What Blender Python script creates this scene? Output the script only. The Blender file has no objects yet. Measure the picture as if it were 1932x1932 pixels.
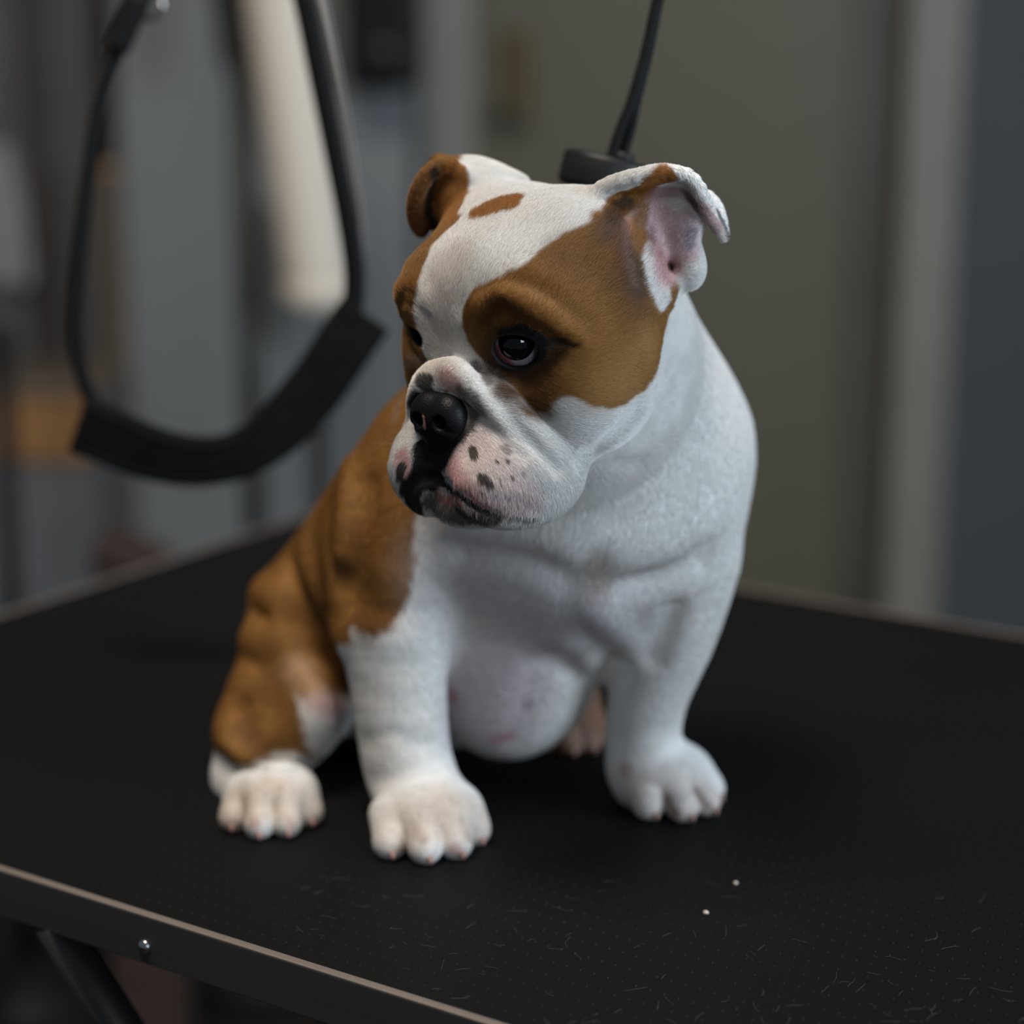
import bpy, bmesh, math, random, json
import numpy as np
from mathutils import Vector, Matrix
random.seed(7); RNG = np.random.default_rng(7)
SC = bpy.context.scene; COL = SC.collection

# ---------------------------------------------------------------- camera, world, lamps, exposure
cam_d = bpy.data.cameras.new('camera'); cam = bpy.data.objects.new('camera', cam_d); COL.objects.link(cam)
cam.location = (0, -0.95, 0.38); cam.rotation_euler = (math.radians(90 - 14), 0, 0)
cam_d.sensor_width = 24; cam_d.lens = 3900 / 1932 * 24; cam_d.clip_start = 0.05
cam_d.dof.use_dof = True; cam_d.dof.focus_distance = 0.836; cam_d.dof.aperture_fstop = 2.2
SC.camera = cam
world = bpy.data.worlds.new('room_ambient'); SC.world = world; world.use_nodes = True
world.node_tree.nodes['Background'].inputs[0].default_value = (0.72, 0.84, 1.0, 1)
world.node_tree.nodes['Background'].inputs[1].default_value = 0.12
SC.view_settings.view_transform = 'Standard'; SC.view_settings.look = 'None'
SC.view_settings.exposure = 0.0; SC.view_settings.gamma = 1.0; SC.view_settings.use_curve_mapping = False
def lamp(name, loc, target, sx, sy, energy, color):
    l = bpy.data.lights.new(name, 'AREA'); l.shape = 'RECTANGLE'; l.size, l.size_y = sx, sy; l.energy = energy; l.color = color
    o = bpy.data.objects.new(name, l); COL.objects.link(o); o.location = loc
    o.rotation_euler = (Vector(target) - Vector(loc)).to_track_quat('-Z', 'Y').to_euler(); return o
lamp('window_daylight', (2.1, -1.0, 0.75), (0, 0, 0.15), 1.1, 1.2, 53, (0.72, 0.86, 1.0))
lamp('ceiling_lamp', (-0.35, -0.35, 1.75), (0, 0, 0), 0.7, 0.5, 30, (1.0, 0.90, 0.78))
lamp('front_catchlight_lamp', (0.70, -2.3, 0.75), (0, 0, 0.15), 0.42, 0.42, 5.5, (0.90, 0.95, 1.0))  # lamp added in front for the eye catchlight and some fill

# ---------------------------------------------------------------- helpers
def node(nt, kind, **kw):
    n = nt.nodes.new(kind)
    for k, v in kw.items():
        if k.startswith('i_'): n.inputs[k[2:].replace('_', ' ')].default_value = v
        else: setattr(n, k, v)
    return n
def mat(name, color, rough=0.6, metal=0.0, var=0.12, scale=8.0, bump=0.0, bscale=200.0, spec=0.5, stretch=None):
    m = bpy.data.materials.new(name); m.use_nodes = True; nt = m.node_tree; b = nt.nodes['Principled BSDF']
    tc = node(nt, 'ShaderNodeTexCoord'); mp = node(nt, 'ShaderNodeMapping'); nt.links.new(tc.outputs['Object'], mp.inputs[0])
    if stretch: mp.inputs['Scale'].default_value = stretch
    n = node(nt, 'ShaderNodeTexNoise', i_Scale=scale, i_Detail=4.0); nt.links.new(mp.outputs[0], n.inputs['Vector'])
    r = node(nt, 'ShaderNodeValToRGB'); c = np.array(color)
    r.color_ramp.elements[0].position = 0.3; r.color_ramp.elements[1].position = 0.7
    r.color_ramp.elements[0].color = (*(c * (1 - var)), 1); r.color_ramp.elements[1].color = (*np.minimum(c * (1 + var), 1), 1)
    nt.links.new(n.outputs[0], r.inputs[0]); nt.links.new(r.outputs[0], b.inputs['Base Color'])
    b.inputs['Roughness'].default_value = rough; b.inputs['Metallic'].default_value = metal; b.inputs['Specular IOR Level'].default_value = spec
    if bump:
        n2 = node(nt, 'ShaderNodeTexNoise', i_Scale=bscale, i_Detail=3.0); nt.links.new(mp.outputs[0], n2.inputs['Vector'])
        bp = node(nt, 'ShaderNodeBump', i_Strength=bump, i_Distance=0.001); nt.links.new(n2.outputs[0], bp.inputs['Height'])
        nt.links.new(bp.outputs[0], b.inputs['Normal'])
    return m
def link(name, me, m=None, parent=None):
    o = bpy.data.objects.new(name, me); COL.objects.link(o)
    if m is not None: me.materials.append(m)
    if parent is not None: o.parent = parent
    return o
def tag(o, label=None, cat=None, group=None, kind=None):
    for k, v in (('label', label), ('category', cat), ('group', group), ('kind', kind)):
        if v: o[k] = v
    return o
def empty(name, loc, label, cat, group=None, rot=0.0):
    o = bpy.data.objects.new(name, None); COL.objects.link(o); o.location = loc; o.rotation_euler.z = rot; o.empty_display_size = 0.05
    return tag(o, label, cat, group)
def bm_obj(name, bm, m, parent=None, smooth=False):
    me = bpy.data.meshes.new(name); bm.normal_update(); bm.to_mesh(me); bm.free()
    if smooth: me.shade_smooth()
    return link(name, me, m, parent)
def box_bm(lo, hi, bevel=0.0, seg=2):
    bm = bmesh.new(); lo, hi = Vector(lo), Vector(hi); c = (lo + hi) / 2; s = hi - lo
    bmesh.ops.create_cube(bm, size=1, matrix=Matrix.Translation(c) @ Matrix.Diagonal((*s, 1)))
    if bevel: bmesh.ops.bevel(bm, geom=bm.edges[:], offset=bevel, segments=seg, affect='EDGES', profile=0.5)
    return bm
def tube_bm(pts, radii, n=14, flat=1.0, up=None, cap=True):
    """Swept tube; radii may be (r1, r2) pairs for a flattened section whose wide axis follows `up`."""
    bm = bmesh.new(); P = [Vector(p) for p in pts]; rings = []
    side0 = None
    for i, p in enumerate(P):
        t = (P[min(i + 1, len(P) - 1)] - P[max(i - 1, 0)]).normalized()
        ref = Vector(up) if up is not None else (side0 if side0 is not None else Vector((0.3, 0.9, 0.1)))
        s = (ref - t * ref.dot(t)).normalized(); side0 = s; w = t.cross(s)
        r = radii[i] if isinstance(radii, (list, tuple)) else radii
        ra, rb = r if isinstance(r, (tuple, list)) else (r, r * flat)
        rings.append([bm.verts.new(p + s * (ra * math.cos(a)) + w * (rb * math.sin(a))) for a in [2 * math.pi * k / n for k in range(n)]])
    for A, B in zip(rings[:-1], rings[1:]):
        for k in range(n): bm.faces.new((A[k], A[(k + 1) % n], B[(k + 1) % n], B[k]))
    if cap: bm.faces.new(rings[0][::-1]); bm.faces.new(rings[-1])
    bmesh.ops.recalc_face_normals(bm, faces=bm.faces[:])
    return bm
def lathe_bm(prof, n=32, M=None):
    bm = bmesh.new(); rings = []
    for r, z in prof: rings.append([bm.verts.new((r * math.cos(2 * math.pi * k / n), r * math.sin(2 * math.pi * k / n), z)) for k in range(n)])
    for A, B in zip(rings[:-1], rings[1:]):
        for k in range(n): bm.faces.new((A[k], A[(k + 1) % n], B[(k + 1) % n], B[k]))
    bm.faces.new(rings[0][::-1]); bm.faces.new(rings[-1])
    if M is not None: bmesh.ops.transform(bm, matrix=M, verts=bm.verts[:])
    bmesh.ops.recalc_face_normals(bm, faces=bm.faces[:])
    return bm

# ---------------------------------------------------------------- camera geometry (millimetres, table top at z = 0)
CAM = np.array([0.0, -950.0, 380.0]); PITCH = math.radians(14.0); FPX = 3900.0; HALF = 966.0
CP, SP = math.cos(PITCH), math.sin(PITCH)
def ray(u, v):
    a, b = (u - HALF) / FPX, (HALF - v) / FPX
    return np.array([a, CP + b * SP, -SP + b * CP])
def W(u, v, Y):                      # the point at depth plane y = Y that is seen in direction (u, v)
    d = ray(u, v); return CAM + d * ((Y - CAM[1]) / d[1])
def D(u, v, depth):                  # the point at a distance along the optical axis
    return CAM + ray(u, v) * depth
def G(u, v, z=0.0):                  # the point at height z
    d = ray(u, v); return CAM + d * ((z - CAM[2]) / d[2])
def unit(v): v = np.asarray(v, float); return v / np.linalg.norm(v)

# ---------------------------------------------------------------- signed distance modelling
class Prim:
    def __init__(s, kind, c, R, k, op, **kw):
        s.kind, s.c, s.R, s.k, s.op = kind, np.asarray(c, float), R, k, op; s.__dict__.update(kw)
def ell(c, r, M=None, k=8, op='add'):
    return Prim('ell', c, max(r), k, op, r=np.asarray(r, np.float32), M=np.asarray(np.eye(3) if M is None else M, np.float32))
def cone(a, b, ra, rb, k=8, op='add'):
    a, b = np.asarray(a, float), np.asarray(b, float)
    return Prim('cone', (a + b) / 2, np.linalg.norm(b - a) / 2 + max(ra, rb), k, op, a=a.astype(np.float32), ab=(b - a).astype(np.float32), ra=ra, rb=rb)
def spline(pts, n=5):
    P = np.asarray(pts, float); P = np.concatenate([[2 * P[0] - P[1]], P, [2 * P[-1] - P[-2]]]); out = []
    for i in range(1, len(P) - 2):
        for t in np.arange(n) / n:
            a, b, c, d = P[i - 1:i + 3]
            out.append(0.5 * (2 * b + (c - a) * t + (2 * a - 5 * b + 4 * c - d) * t * t + (3 * b - a - 3 * c + d) * t ** 3))
    return np.array(out + [P[-2]])
def chain(pts, rs, k=8, op='add', n=5):
    if len(pts) > 2:
        S = spline([list(p) + [r] for p, r in zip(pts, rs)], n); pts, rs = S[:, :3], S[:, 3]
    return [cone(pts[i], pts[i + 1], rs[i], rs[i + 1], k if i == 0 else min(k, 3), op) for i in range(len(pts) - 1)]
def ribbon(pts, ws, hw, th, k=4, op='add'):
    pts = [np.asarray(p, float) for p in pts]; c = sum(pts) / len(pts)
    return Prim('ribbon', c, max(np.linalg.norm(p - c) for p in pts) + max(hw) + max(th), k, op,
                pts=pts, ws=[np.asarray(w, float) for w in ws], hw=hw, th=th)
def prim_d(p, X):
    if p.kind == 'ell':
        q = (X - p.c.astype(np.float32)) @ p.M.T
        k0 = np.sqrt(((q / p.r) ** 2).sum(1)); k1 = np.sqrt(((q / (p.r * p.r)) ** 2).sum(1)) + 1e-9
        return k0 * (k0 - 1) / k1
    if p.kind == 'cone':
        q = X - p.a; t = np.clip(q @ p.ab / (p.ab @ p.ab), 0, 1)
        return np.sqrt(((q - t[:, None] * p.ab) ** 2).sum(1)) - (p.ra + (p.rb - p.ra) * t)
    if p.kind == 'ribbon':
        best = None
        for i in range(len(p.pts) - 1):
            a, b = p.pts[i], p.pts[i + 1]; ab = b - a
            t = np.clip((X - a) @ ab / (ab @ ab), 0, 1).astype(np.float32)
            w0, w1 = p.ws[i], p.ws[i + 1]
            w = w0[None] * (1 - t[:, None]) + w1[None] * t[:, None]
            w -= (w @ unit(ab))[:, None] * unit(ab)[None]
            w /= np.sqrt((w * w).sum(1))[:, None] + 1e-9
            q = X - (a[None] + t[:, None] * ab[None])
            x = (q * w).sum(1); rest = np.sqrt(np.maximum((q * q).sum(1) - x * x, 0))
            hw = p.hw[i] * (1 - t) + p.hw[i + 1] * t; th = p.th[i] * (1 - t) + p.th[i + 1] * t
            dx = np.maximum(np.abs(x) - np.maximum(hw - th, 0.1), 0)
            d = np.sqrt(dx * dx + rest * rest) - th
            best = d if best is None else np.minimum(best, d)
        return best
def smin(a, b, k):
    if k <= 0: return np.minimum(a, b)
    h = np.maximum(k - np.abs(a - b), 0) / k
    return np.minimum(a, b) - h * h * k * 0.25
def group_d(prims, X, c=None, rad=0):
    d = np.full(len(X), 1e3, np.float32)
    for p in prims:
        if c is not None and np.linalg.norm(p.c - c) - p.R - rad > p.k + 26: continue
        q = prim_d(p, X).astype(np.float32)
        if p.op == 'add': d = smin(d, q, p.k)
        else: d = -smin(-d, q, p.k)
    return d
def polydist(X, pts):
    best = np.full(len(X), 1e9, np.float32)
    if len(pts) == 1: return np.sqrt(((X - np.asarray(pts[0])) ** 2).sum(1))
    for a, b in zip(pts[:-1], pts[1:]):
        a, b = np.asarray(a, float), np.asarray(b, float); ab = b - a
        t = np.clip((X - a) @ ab / (ab @ ab + 1e-9), 0, 1)
        best = np.minimum(best, ((X - (a + t[:, None] * ab)) ** 2).sum(1))
    return np.sqrt(best)
def field(X, c=None, rad=0, strokes=True):
    d = np.full(len(X), 1e3, np.float32)
    for prims, k in GROUPS:
        d = smin(d, group_d(prims, X, c, rad), k)
    if strokes:
        for pts, amp, sig in SCULPT:
            P = np.asarray(pts)
            if c is not None and np.min(np.linalg.norm(P - c, axis=1)) > rad + 3 * sig + 20: continue
            q = polydist(X, P)
            d = d - amp * np.exp(-(q / sig) ** 2 * 0.5).astype(np.float32)
    return np.maximum(d, 0.3 - X[:, 2])
def surface(h, lo, hi, fn, bs=16):
    """Sparse evaluation on blocks near the surface, then surface nets: vertices and quads."""
    n = np.ceil((np.asarray(hi) - lo) / h / bs).astype(int); dims = n * bs + 1
    Dn = np.full(dims, 50.0, np.float32); lo = np.asarray(lo, float)
    off = np.stack(np.meshgrid(*[np.arange(bs + 1)] * 3, indexing='ij'), -1).reshape(-1, 3)
    ctr = (np.stack(np.meshgrid(*[np.arange(m) for m in n], indexing='ij'), -1).reshape(-1, 3) * bs + bs / 2) * h + lo
    dc = np.concatenate([fn(ctr[i:i + 4000].astype(np.float32)) for i in range(0, len(ctr), 4000)])
    rad = bs * h * 0.87
    for c, d in zip(ctr, dc):
        i0 = np.rint((c - lo) / h - bs / 2).astype(int)
        sl = tuple(slice(a, a + bs + 1) for a in i0)
        if abs(d) > rad * 1.6 + 3:
            if d < 0: Dn[sl] = np.where(Dn[sl] == 50.0, -50.0, Dn[sl])
            continue
        X = ((i0 + off) * h + lo).astype(np.float32)
        Dn[sl] = fn(X, c, rad).reshape((bs + 1,) * 3)
    S = Dn < 0
    cnt = np.zeros(dims - 1, np.uint8)
    for i in range(8):
        a, b, c = i & 1, i >> 1 & 1, i >> 2
        cnt += S[a:dims[0] - 1 + a, b:dims[1] - 1 + b, c:dims[2] - 1 + c]
    cells = np.argwhere((cnt > 0) & (cnt < 8))
    vals = np.stack([Dn[cells[:, 0] + (i & 1), cells[:, 1] + (i >> 1 & 1), cells[:, 2] + (i >> 2)] for i in range(8)], 1)
    cor = np.array([[i & 1, i >> 1 & 1, i >> 2] for i in range(8)], float)
    acc = np.zeros((len(cells), 3)); m = np.zeros(len(cells))
    for i in range(8):
        for ax in (1, 2, 4):
            j = i | ax
            if j == i: continue
            x, y = vals[:, i], vals[:, j]; on = (x < 0) != (y < 0)
            t = np.where(on, x / np.where(on, x - y, 1), 0)
            acc += on[:, None] * (cor[i] + t[:, None] * (cor[j] - cor[i])); m += on
    verts = (cells + acc / m[:, None]) * h + lo
    idx = np.full(dims - 1, -1, np.int32); idx[tuple(cells.T)] = np.arange(len(cells))
    quads = []
    for ax in range(3):
        sl0 = [slice(None)] * 3; sl1 = [slice(None)] * 3; sl0[ax] = slice(0, -1); sl1[ax] = slice(1, None)
        e = np.argwhere(S[tuple(sl0)] != S[tuple(sl1)])
        b, c = (ax + 1) % 3, (ax + 2) % 3
        e = e[(e[:, b] > 0) & (e[:, c] > 0) & (e[:, b] < dims[b] - 1) & (e[:, c] < dims[c] - 1)]
        eb = np.zeros(3, int); eb[b] = 1; ec = np.zeros(3, int); ec[c] = 1
        q = np.stack([idx[tuple((e - eb - ec).T)], idx[tuple((e - ec).T)], idx[tuple(e.T)], idx[tuple((e - eb).T)]], 1)
        inside = S[tuple(e.T)]
        q[~inside] = q[~inside][:, ::-1]
        quads.append(q)
    return verts, np.concatenate(quads)

# ---------------------------------------------------------------- room behind the table (metres from here on)
def Wm(u, v, Y): return Vector(W(u, v, Y * 1000) * 0.001)
FLOOR, YB = -0.80, 2.35
M_wall_warm = mat('painted_wall_warm', (0.20, 0.185, 0.155), 0.7, var=0.05, scale=2, bump=0.1)
M_wall_blue = mat('painted_wall_blue_grey', (0.068, 0.074, 0.080), 0.7, var=0.05, scale=2, bump=0.1)
M_door = mat('olive_door_paint', (0.135, 0.120, 0.080), 0.5, var=0.06, scale=3, stretch=(1, 1, 0.15))
M_casing = mat('door_casing_paint', (0.25, 0.222, 0.188), 0.5, var=0.05)
M_floor = mat('dark_floor', (0.016, 0.0135, 0.011), 0.7, spec=0.2, var=0.25, scale=5)
def struct(name, bm, m, parent=None): return tag(bm_obj(name, bm, m, parent), kind='structure')
struct('floor', box_bm((-3.2, -3.0, FLOOR - 0.05), (3.2, YB + 0.2, FLOOR)), M_floor)
xL, xR, xC = Wm(860, 600, YB).x, Wm(1700, 600, YB).x, Wm(1792, 600, YB).x
TOPZ = 1.75
struct('wall_back', box_bm((-3.2, YB, FLOOR), (xL - 0.02, YB + 0.12, TOPZ)), M_wall_warm)
wr = struct('wall_right', box_bm((xC - 0.01, YB, FLOOR), (3.2, YB + 0.12, TOPZ)), M_wall_blue)
DH = 1.25
dr = struct('door_1', box_bm((xL + 0.01, YB + 0.04, FLOOR + 0.01), (xR + 0.01, YB + 0.08, DH), 0.003), M_door)
struct('door_stile', box_bm((xR - 0.085, YB + 0.032, FLOOR + 0.01), (xR - 0.010, YB + 0.041, DH), 0.002), mat('door_stile_paint', (0.085, 0.077, 0.055), 0.5), dr)
struct('trim_1', box_bm((xR - 0.012, YB - 0.02, FLOOR), (xC + 0.0, YB + 0.1, TOPZ), 0.006), M_casing)
struct('trim_2', box_bm((xL - 0.06, YB - 0.015, FLOOR), (xL + 0.03, YB + 0.1, TOPZ), 0.006), mat('door_casing_pale_paint', (0.36, 0.33, 0.275), 0.5, var=0.05))  # left casing in a paler colour than the right one
struct('baseboard_right', box_bm((xC + 0.0, YB - 0.012, FLOOR), (3.2, YB, FLOOR + 0.09)), M_casing)
# handle plate on the door
M_brass = mat('aged_brass', (0.10, 0.072, 0.022), 0.45, metal=0.3); M_darkmetal = mat('dark_metal', (0.035, 0.035, 0.03), 0.4, metal=0.5)
hc = Wm(970, 150, YB)
struct('handle_plate', box_bm((hc.x - 0.022, YB + 0.028, hc.z - 0.075), (hc.x + 0.030, YB + 0.04, hc.z + 0.075), 0.006), M_brass, dr)
struct('door_handle', tube_bm([(hc.x - 0.002, YB + 0.03, hc.z - 0.055), (hc.x - 0.002, YB - 0.025, hc.z - 0.055), (hc.x - 0.03, YB - 0.03, hc.z - 0.055)], 0.011), M_darkmetal, dr)

# tall grey storage cabinet left of the door
def span(u0, u1, Y, v=500): return Wm(u0, v, Y).x, Wm(u1, v, Y).x
M_cab = mat('grey_cabinet_laminate', (0.215, 0.222, 0.22), 0.5, var=0.06, scale=2); M_cabd = mat('dark_cabinet_edge', (0.045, 0.042, 0.04), 0.6)
Y0 = 2.0
a, b = span(232, 780, Y0)
cab = empty('storage_cabinet', ((a + b) / 2, Y0 + 0.16, FLOOR), 'tall blue grey storage cabinet with two doors, behind the padded black loop', 'cabinet')
def put(name, lo, hi, m, par, bev=0.003):
    bm = box_bm(Vector(lo) - par.location, Vector(hi) - par.location, bev); return bm_obj(name, bm, m, par)
put('carcass', (a, Y0 + 0.02, FLOOR), (b, Y0 + 0.33, 1.3), M_cabd, cab)
g0, g1 = span(446, 482, Y0)
put('door', (a + 0.002, Y0, FLOOR + 0.06), (g0, Y0 + 0.02, 1.29), M_cab, cab)
put('door', (g1, Y0, FLOOR + 0.06), (b - 0.002, Y0 + 0.02, 1.29), M_cab, cab)
bm_obj('handle', tube_bm([Vector((g1 + 0.03, Y0 - 0.02, 0.1)) - cab.location, Vector((g1 + 0.03, Y0 - 0.02, -0.1)) - cab.location], 0.006), M_darkmetal, cab)
# wooden post and dark panels at the far left
M_wood = mat('orange_brown_wood', (0.30, 0.15, 0.055), 0.5, var=0.3, scale=6, stretch=(8, 8, 1)); M_dbrown = mat('dark_brown_panel', (0.06, 0.05, 0.046), 0.6, var=0.15)
M_gpanel = mat('dim_grey_panel', (0.115, 0.113, 0.108), 0.6, var=0.08)
Y1 = 2.1
a, b = span(-260, 205, Y1)
unit_o = empty('wardrobe', ((a + b) / 2, Y1 + 0.15, FLOOR), 'dim grey wardrobe with a dark brown upright, at the left edge of the room', 'wardrobe')
put('carcass', (a, Y1 + 0.02, FLOOR), (b, Y1 + 0.22, 1.35), M_gpanel, unit_o)
p0, p1 = span(58, 112, Y1); put('upright', (p0, Y1 - 0.01, FLOOR), (p1, Y1 + 0.02, 1.35), M_dbrown, unit_o)
p2, p3 = span(118, 203, Y1); put('door', (p2, Y1, FLOOR + 0.05), (p3, Y1 + 0.02, 1.34), M_gpanel, unit_o)
p4 = span(50, 54, Y1)[0]; put('door', (a + 0.003, Y1, FLOOR + 0.05), (p4, Y1 + 0.02, 1.34), M_gpanel, unit_o)
a, b = span(198, 228, 1.96); zt, zb = Wm(215, 330, 1.96).z, FLOOR
post = empty('wooden_post', ((a + b) / 2, 1.97, FLOOR), 'narrow brown wooden post between the wardrobe and the blue grey cabinet', 'post')
put('shaft', (a, 1.96, FLOOR), (b, 1.985, zt), mat('brown_wood_post', (0.125, 0.085, 0.055), 0.55, var=0.2, stretch=(8, 8, 1)), post)
put('cap', (a - 0.004, 1.956, zt), (b + 0.004, 1.99, zt + 0.012), M_wood, post)
# low chest with an orange wooden drawer front
Y2 = 1.75
a, b = span(-330, 168, Y2); zt, zm, zb2 = Wm(80, 725, Y2).z, Wm(80, 748, Y2).z, Wm(80, 872, Y2).z
ch = empty('drawer_chest', ((a + b) / 2, Y2 + 0.1, FLOOR), 'low grey chest with an orange wooden top drawer, below the white towel', 'chest')
M_ctop = mat('warm_chest_top', (0.16, 0.12, 0.085), 0.5)
put('carcass', (a, Y2 + 0.015, FLOOR), (b, Y2 + 0.2, zm), M_gpanel, ch)
put('top', (a - 0.01, Y2 - 0.005, zm), (b + 0.008, Y2 + 0.205, zt), M_ctop, ch)
put('drawer', (a + 0.005, Y2, zb2), (b - 0.004, Y2 + 0.015, zm - 0.004), M_wood, ch)
put('lower_panel', (a + 0.005, Y2, FLOOR + 0.04), (b - 0.004, Y2 + 0.015, zb2 - 0.006), mat('grey_lower_panel', (0.14, 0.14, 0.145), 0.6), ch)
bm_obj('knob', lathe_bm([(0.006, 0), (0.012, 0.012), (0.012, 0.018), (0.004, 0.022)], 16, Matrix.Translation(Vector(((a + b) / 2, Y2, (zb2 + zm) / 2)) - ch.location) @ Matrix.Rotation(math.pi / 2, 4, 'X')), M_darkmetal, ch, True)
# white towel hanging on the wardrobe
M_towel = mat('white_towel', (0.68, 0.67, 0.65), 0.9, var=0.1, scale=60, bump=0.6, bscale=300)
Yt = Y1 - 0.035; tA, tB = Wm(8, 268, Yt), Wm(8, 532, Yt)
tw = empty('hanging_towel', (tA.x - 0.02, Y1 - 0.012, tA.z), 'white towel hanging in folds on a hook, at the left edge above the low chest', 'towel')
bm = bmesh.new(); nu, nv_ = 22, 16; grid = []
for j in range(nv_ + 1):
    t = j / nv_; wd = 0.026 + 0.030 * t ** 0.6
    grid.append([bm.verts.new(((i / nu - 0.5) * 2 * wd + 0.004 * math.sin(5 * t), -0.030 + 0.012 * math.sin(i / nu * 17 + 1.5 * t) * (0.3 + 0.7 * t), (tB.z - tA.z) * t + 0.006 * math.sin(i * 0.9) * t)) for i in range(nu + 1)])
for j in range(nv_):
    for i in range(nu): bm.faces.new((grid[j][i], grid[j][i + 1], grid[j + 1][i + 1], grid[j + 1][i]))
bmesh.ops.solidify(bm, geom=bm.faces[:], thickness=0.004)
bm_obj('cloth', bm, M_towel, tw, True)
bm_obj('hook', tube_bm([(0, 0.0115, 0.012), (0, -0.02, 0.01), (0, -0.034, 0.004), (0, -0.036, 0.018)], 0.003, 10), M_darkmetal, tw, True)
# black stand pole at the left edge
pb, pt_ = Wm(12, 1150, 1.35), Wm(2, 640, 1.35)
sp = empty('stand_pole', (pb.x, pb.y, FLOOR), 'dark upright stand pole on round foot, at the left edge behind the table', 'stand')
M_blk = mat('black_plastic', (0.008, 0.008, 0.0085), 0.5, var=0.1, spec=0.2)
bm_obj('pole', tube_bm([(0, 0, 0.02), Vector((pt_.x, pb.y, pt_.z)) - sp.location], 0.012), M_blk, sp, True)
bm_obj('foot', lathe_bm([(0.1, 0), (0.1, 0.012), (0.03, 0.03), (0.014, 0.05)], 32), M_blk, sp, True)
bm_obj('end_cap', lathe_bm([(0.013, -0.01), (0.014, 0), (0.013, 0.012), (0.004, 0.016)], 20, Matrix.Translation(Vector((pt_.x, pb.y, pt_.z)) - sp.location)), M_blk, sp, True)
# short dark pole behind the puppy's back
pb, pt_ = Wm(604, 1000, 0.95), Wm(604, 785, 0.95)
s2 = empty('pole_stand', (pb.x, pb.y, FLOOR), 'slim black pole stand half hidden behind the puppy\'s brown back', 'stand')
zt2 = pt_.z - FLOOR
bm_obj('pole', tube_bm([(0, 0, 0.02), (0, 0, zt2)], 0.0085), M_blk, s2, True)
bm_obj('foot', lathe_bm([(0.11, 0), (0.11, 0.012), (0.03, 0.03), (0.01, 0.05)], 32), M_blk, s2, True)
bm_obj('end_cap', lathe_bm([(0.0085, -0.01), (0.0105, 0), (0.0095, 0.01), (0.003, 0.013)], 20, Matrix.Translation((0, 0, zt2))), M_blk, s2, True)
# tall brown paper bag behind the table
pa, pbm = Wm(205, 1000, 1.05), Wm(300, 1050, 1.05)
bag = empty('paper_bag', ((pa.x + pbm.x) / 2, 1.05, FLOOR), 'reddish brown paper bag with a slanting top, standing behind the table', 'bag')
bm = bmesh.new(); w2 = (pbm.x - pa.x) / 2 + 0.01; za, zb3 = pa.z - FLOOR, pbm.z - FLOOR
vs = [bm.verts.new(p) for p in [(-w2, -0.05, 0), (w2, -0.05, 0), (w2, 0.05, 0), (-w2, 0.05, 0), (-w2, -0.04, za), (w2, -0.04, zb3), (w2, 0.04, zb3), (-w2, 0.04, za)]]
for f in [(3, 2, 1, 0), (0, 1, 5, 4), (1, 2, 6, 5), (2, 3, 7, 6), (3, 0, 4, 7), (4, 5, 6, 7)]: bm.faces.new([vs[i] for i in f])
bmesh.ops.bevel(bm, geom=bm.edges[:], offset=0.006, segments=2, affect='EDGES')
M_bag = mat('red_brown_paper', (0.048, 0.026, 0.020), 0.8, var=0.2, scale=14); bm_obj('pouch', bm, M_bag, bag)
bm_obj('folded_rim', tube_bm([(-w2, -0.046, za - 0.01), (w2, -0.046, zb3 - 0.01)], (0.006), 8), M_bag, bag)
# cream dryer hose leaning down behind the loop
M_cream = mat('cream_plastic', (0.76, 0.68, 0.57), 0.5, var=0.04, scale=3)
t0, t1 = Wm(516, -120, 1.45), Wm(604, 556, 1.45)
hs = empty('stand_dryer', (t1.x + 0.03, t1.y, FLOOR), 'cream stand dryer with a fat slanting hose, behind the black padded loop', 'dryer')
axis = (t1 - t0); sx0 = Wm(468, 560, 1.51).x - hs.location.x
bm_obj('hose', tube_bm([t0 - hs.location + axis * t for t in np.linspace(0, 1, 12)], [0.0425 - 0.0015 * i / 11 for i in range(12)], 32), M_cream, hs, True)
rim = t1 - hs.location
bm_obj('nozzle', tube_bm([rim - axis * 0.05, rim, rim + axis * 0.04], [0.0432, 0.0432, 0.036], 32), M_cream, hs, True)
bm_obj('stand', tube_bm([(sx0, 0.06, 0), (sx0, 0.06, (t0 - hs.location).z + 0.1)], 0.014), M_darkmetal, hs, True)
bm_obj('base', lathe_bm([(0.2, 0), (0.2, 0.02), (0.04, 0.04), (0.018, 0.06)], 36, Matrix.Translation((sx0, 0.06, 0))), M_blk, hs, True)
# black nozzle hanging at the top, and the black wall appliance
q0, q1 = Wm(425, -160, 1.85), Wm(437, 135, 1.85)
nz = empty('hose_nozzle', q1, 'black tapered nozzle hanging at the top, left of the cream hose', 'nozzle')
bm_obj('barrel', tube_bm([q0 - q1, (q0 - q1) * 0.5, (q0 - q1) * 0.12, Vector((0, 0, 0))], [0.021, 0.021, 0.016, 0.010], 20), M_blk, nz, True)
bm_obj('collar', tube_bm([(q0 - q1) * 0.58, (q0 - q1) * 0.48], 0.024, 20), M_blk, nz, True)
YA = Y0 - 0.12
bx0, bx1, bz = Wm(650, 175, YA).x, Wm(795, 175, YA).x, Wm(725, 170, YA).z
ap = empty('wall_dryer', ((bx0 + bx1) / 2, Y0, bz), 'black boxy appliance hung on the blue grey cabinet, above and left of the puppy\'s head', 'appliance')
put('housing', (bx0, YA, bz), (bx1, Y0 - 0.001, bz + 0.42), M_blk, ap, 0.015)
put('front_panel', (bx0 + 0.015, YA - 0.006, bz + 0.1), (bx1 - 0.015, YA, bz + 0.4), M_blk, ap)
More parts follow.
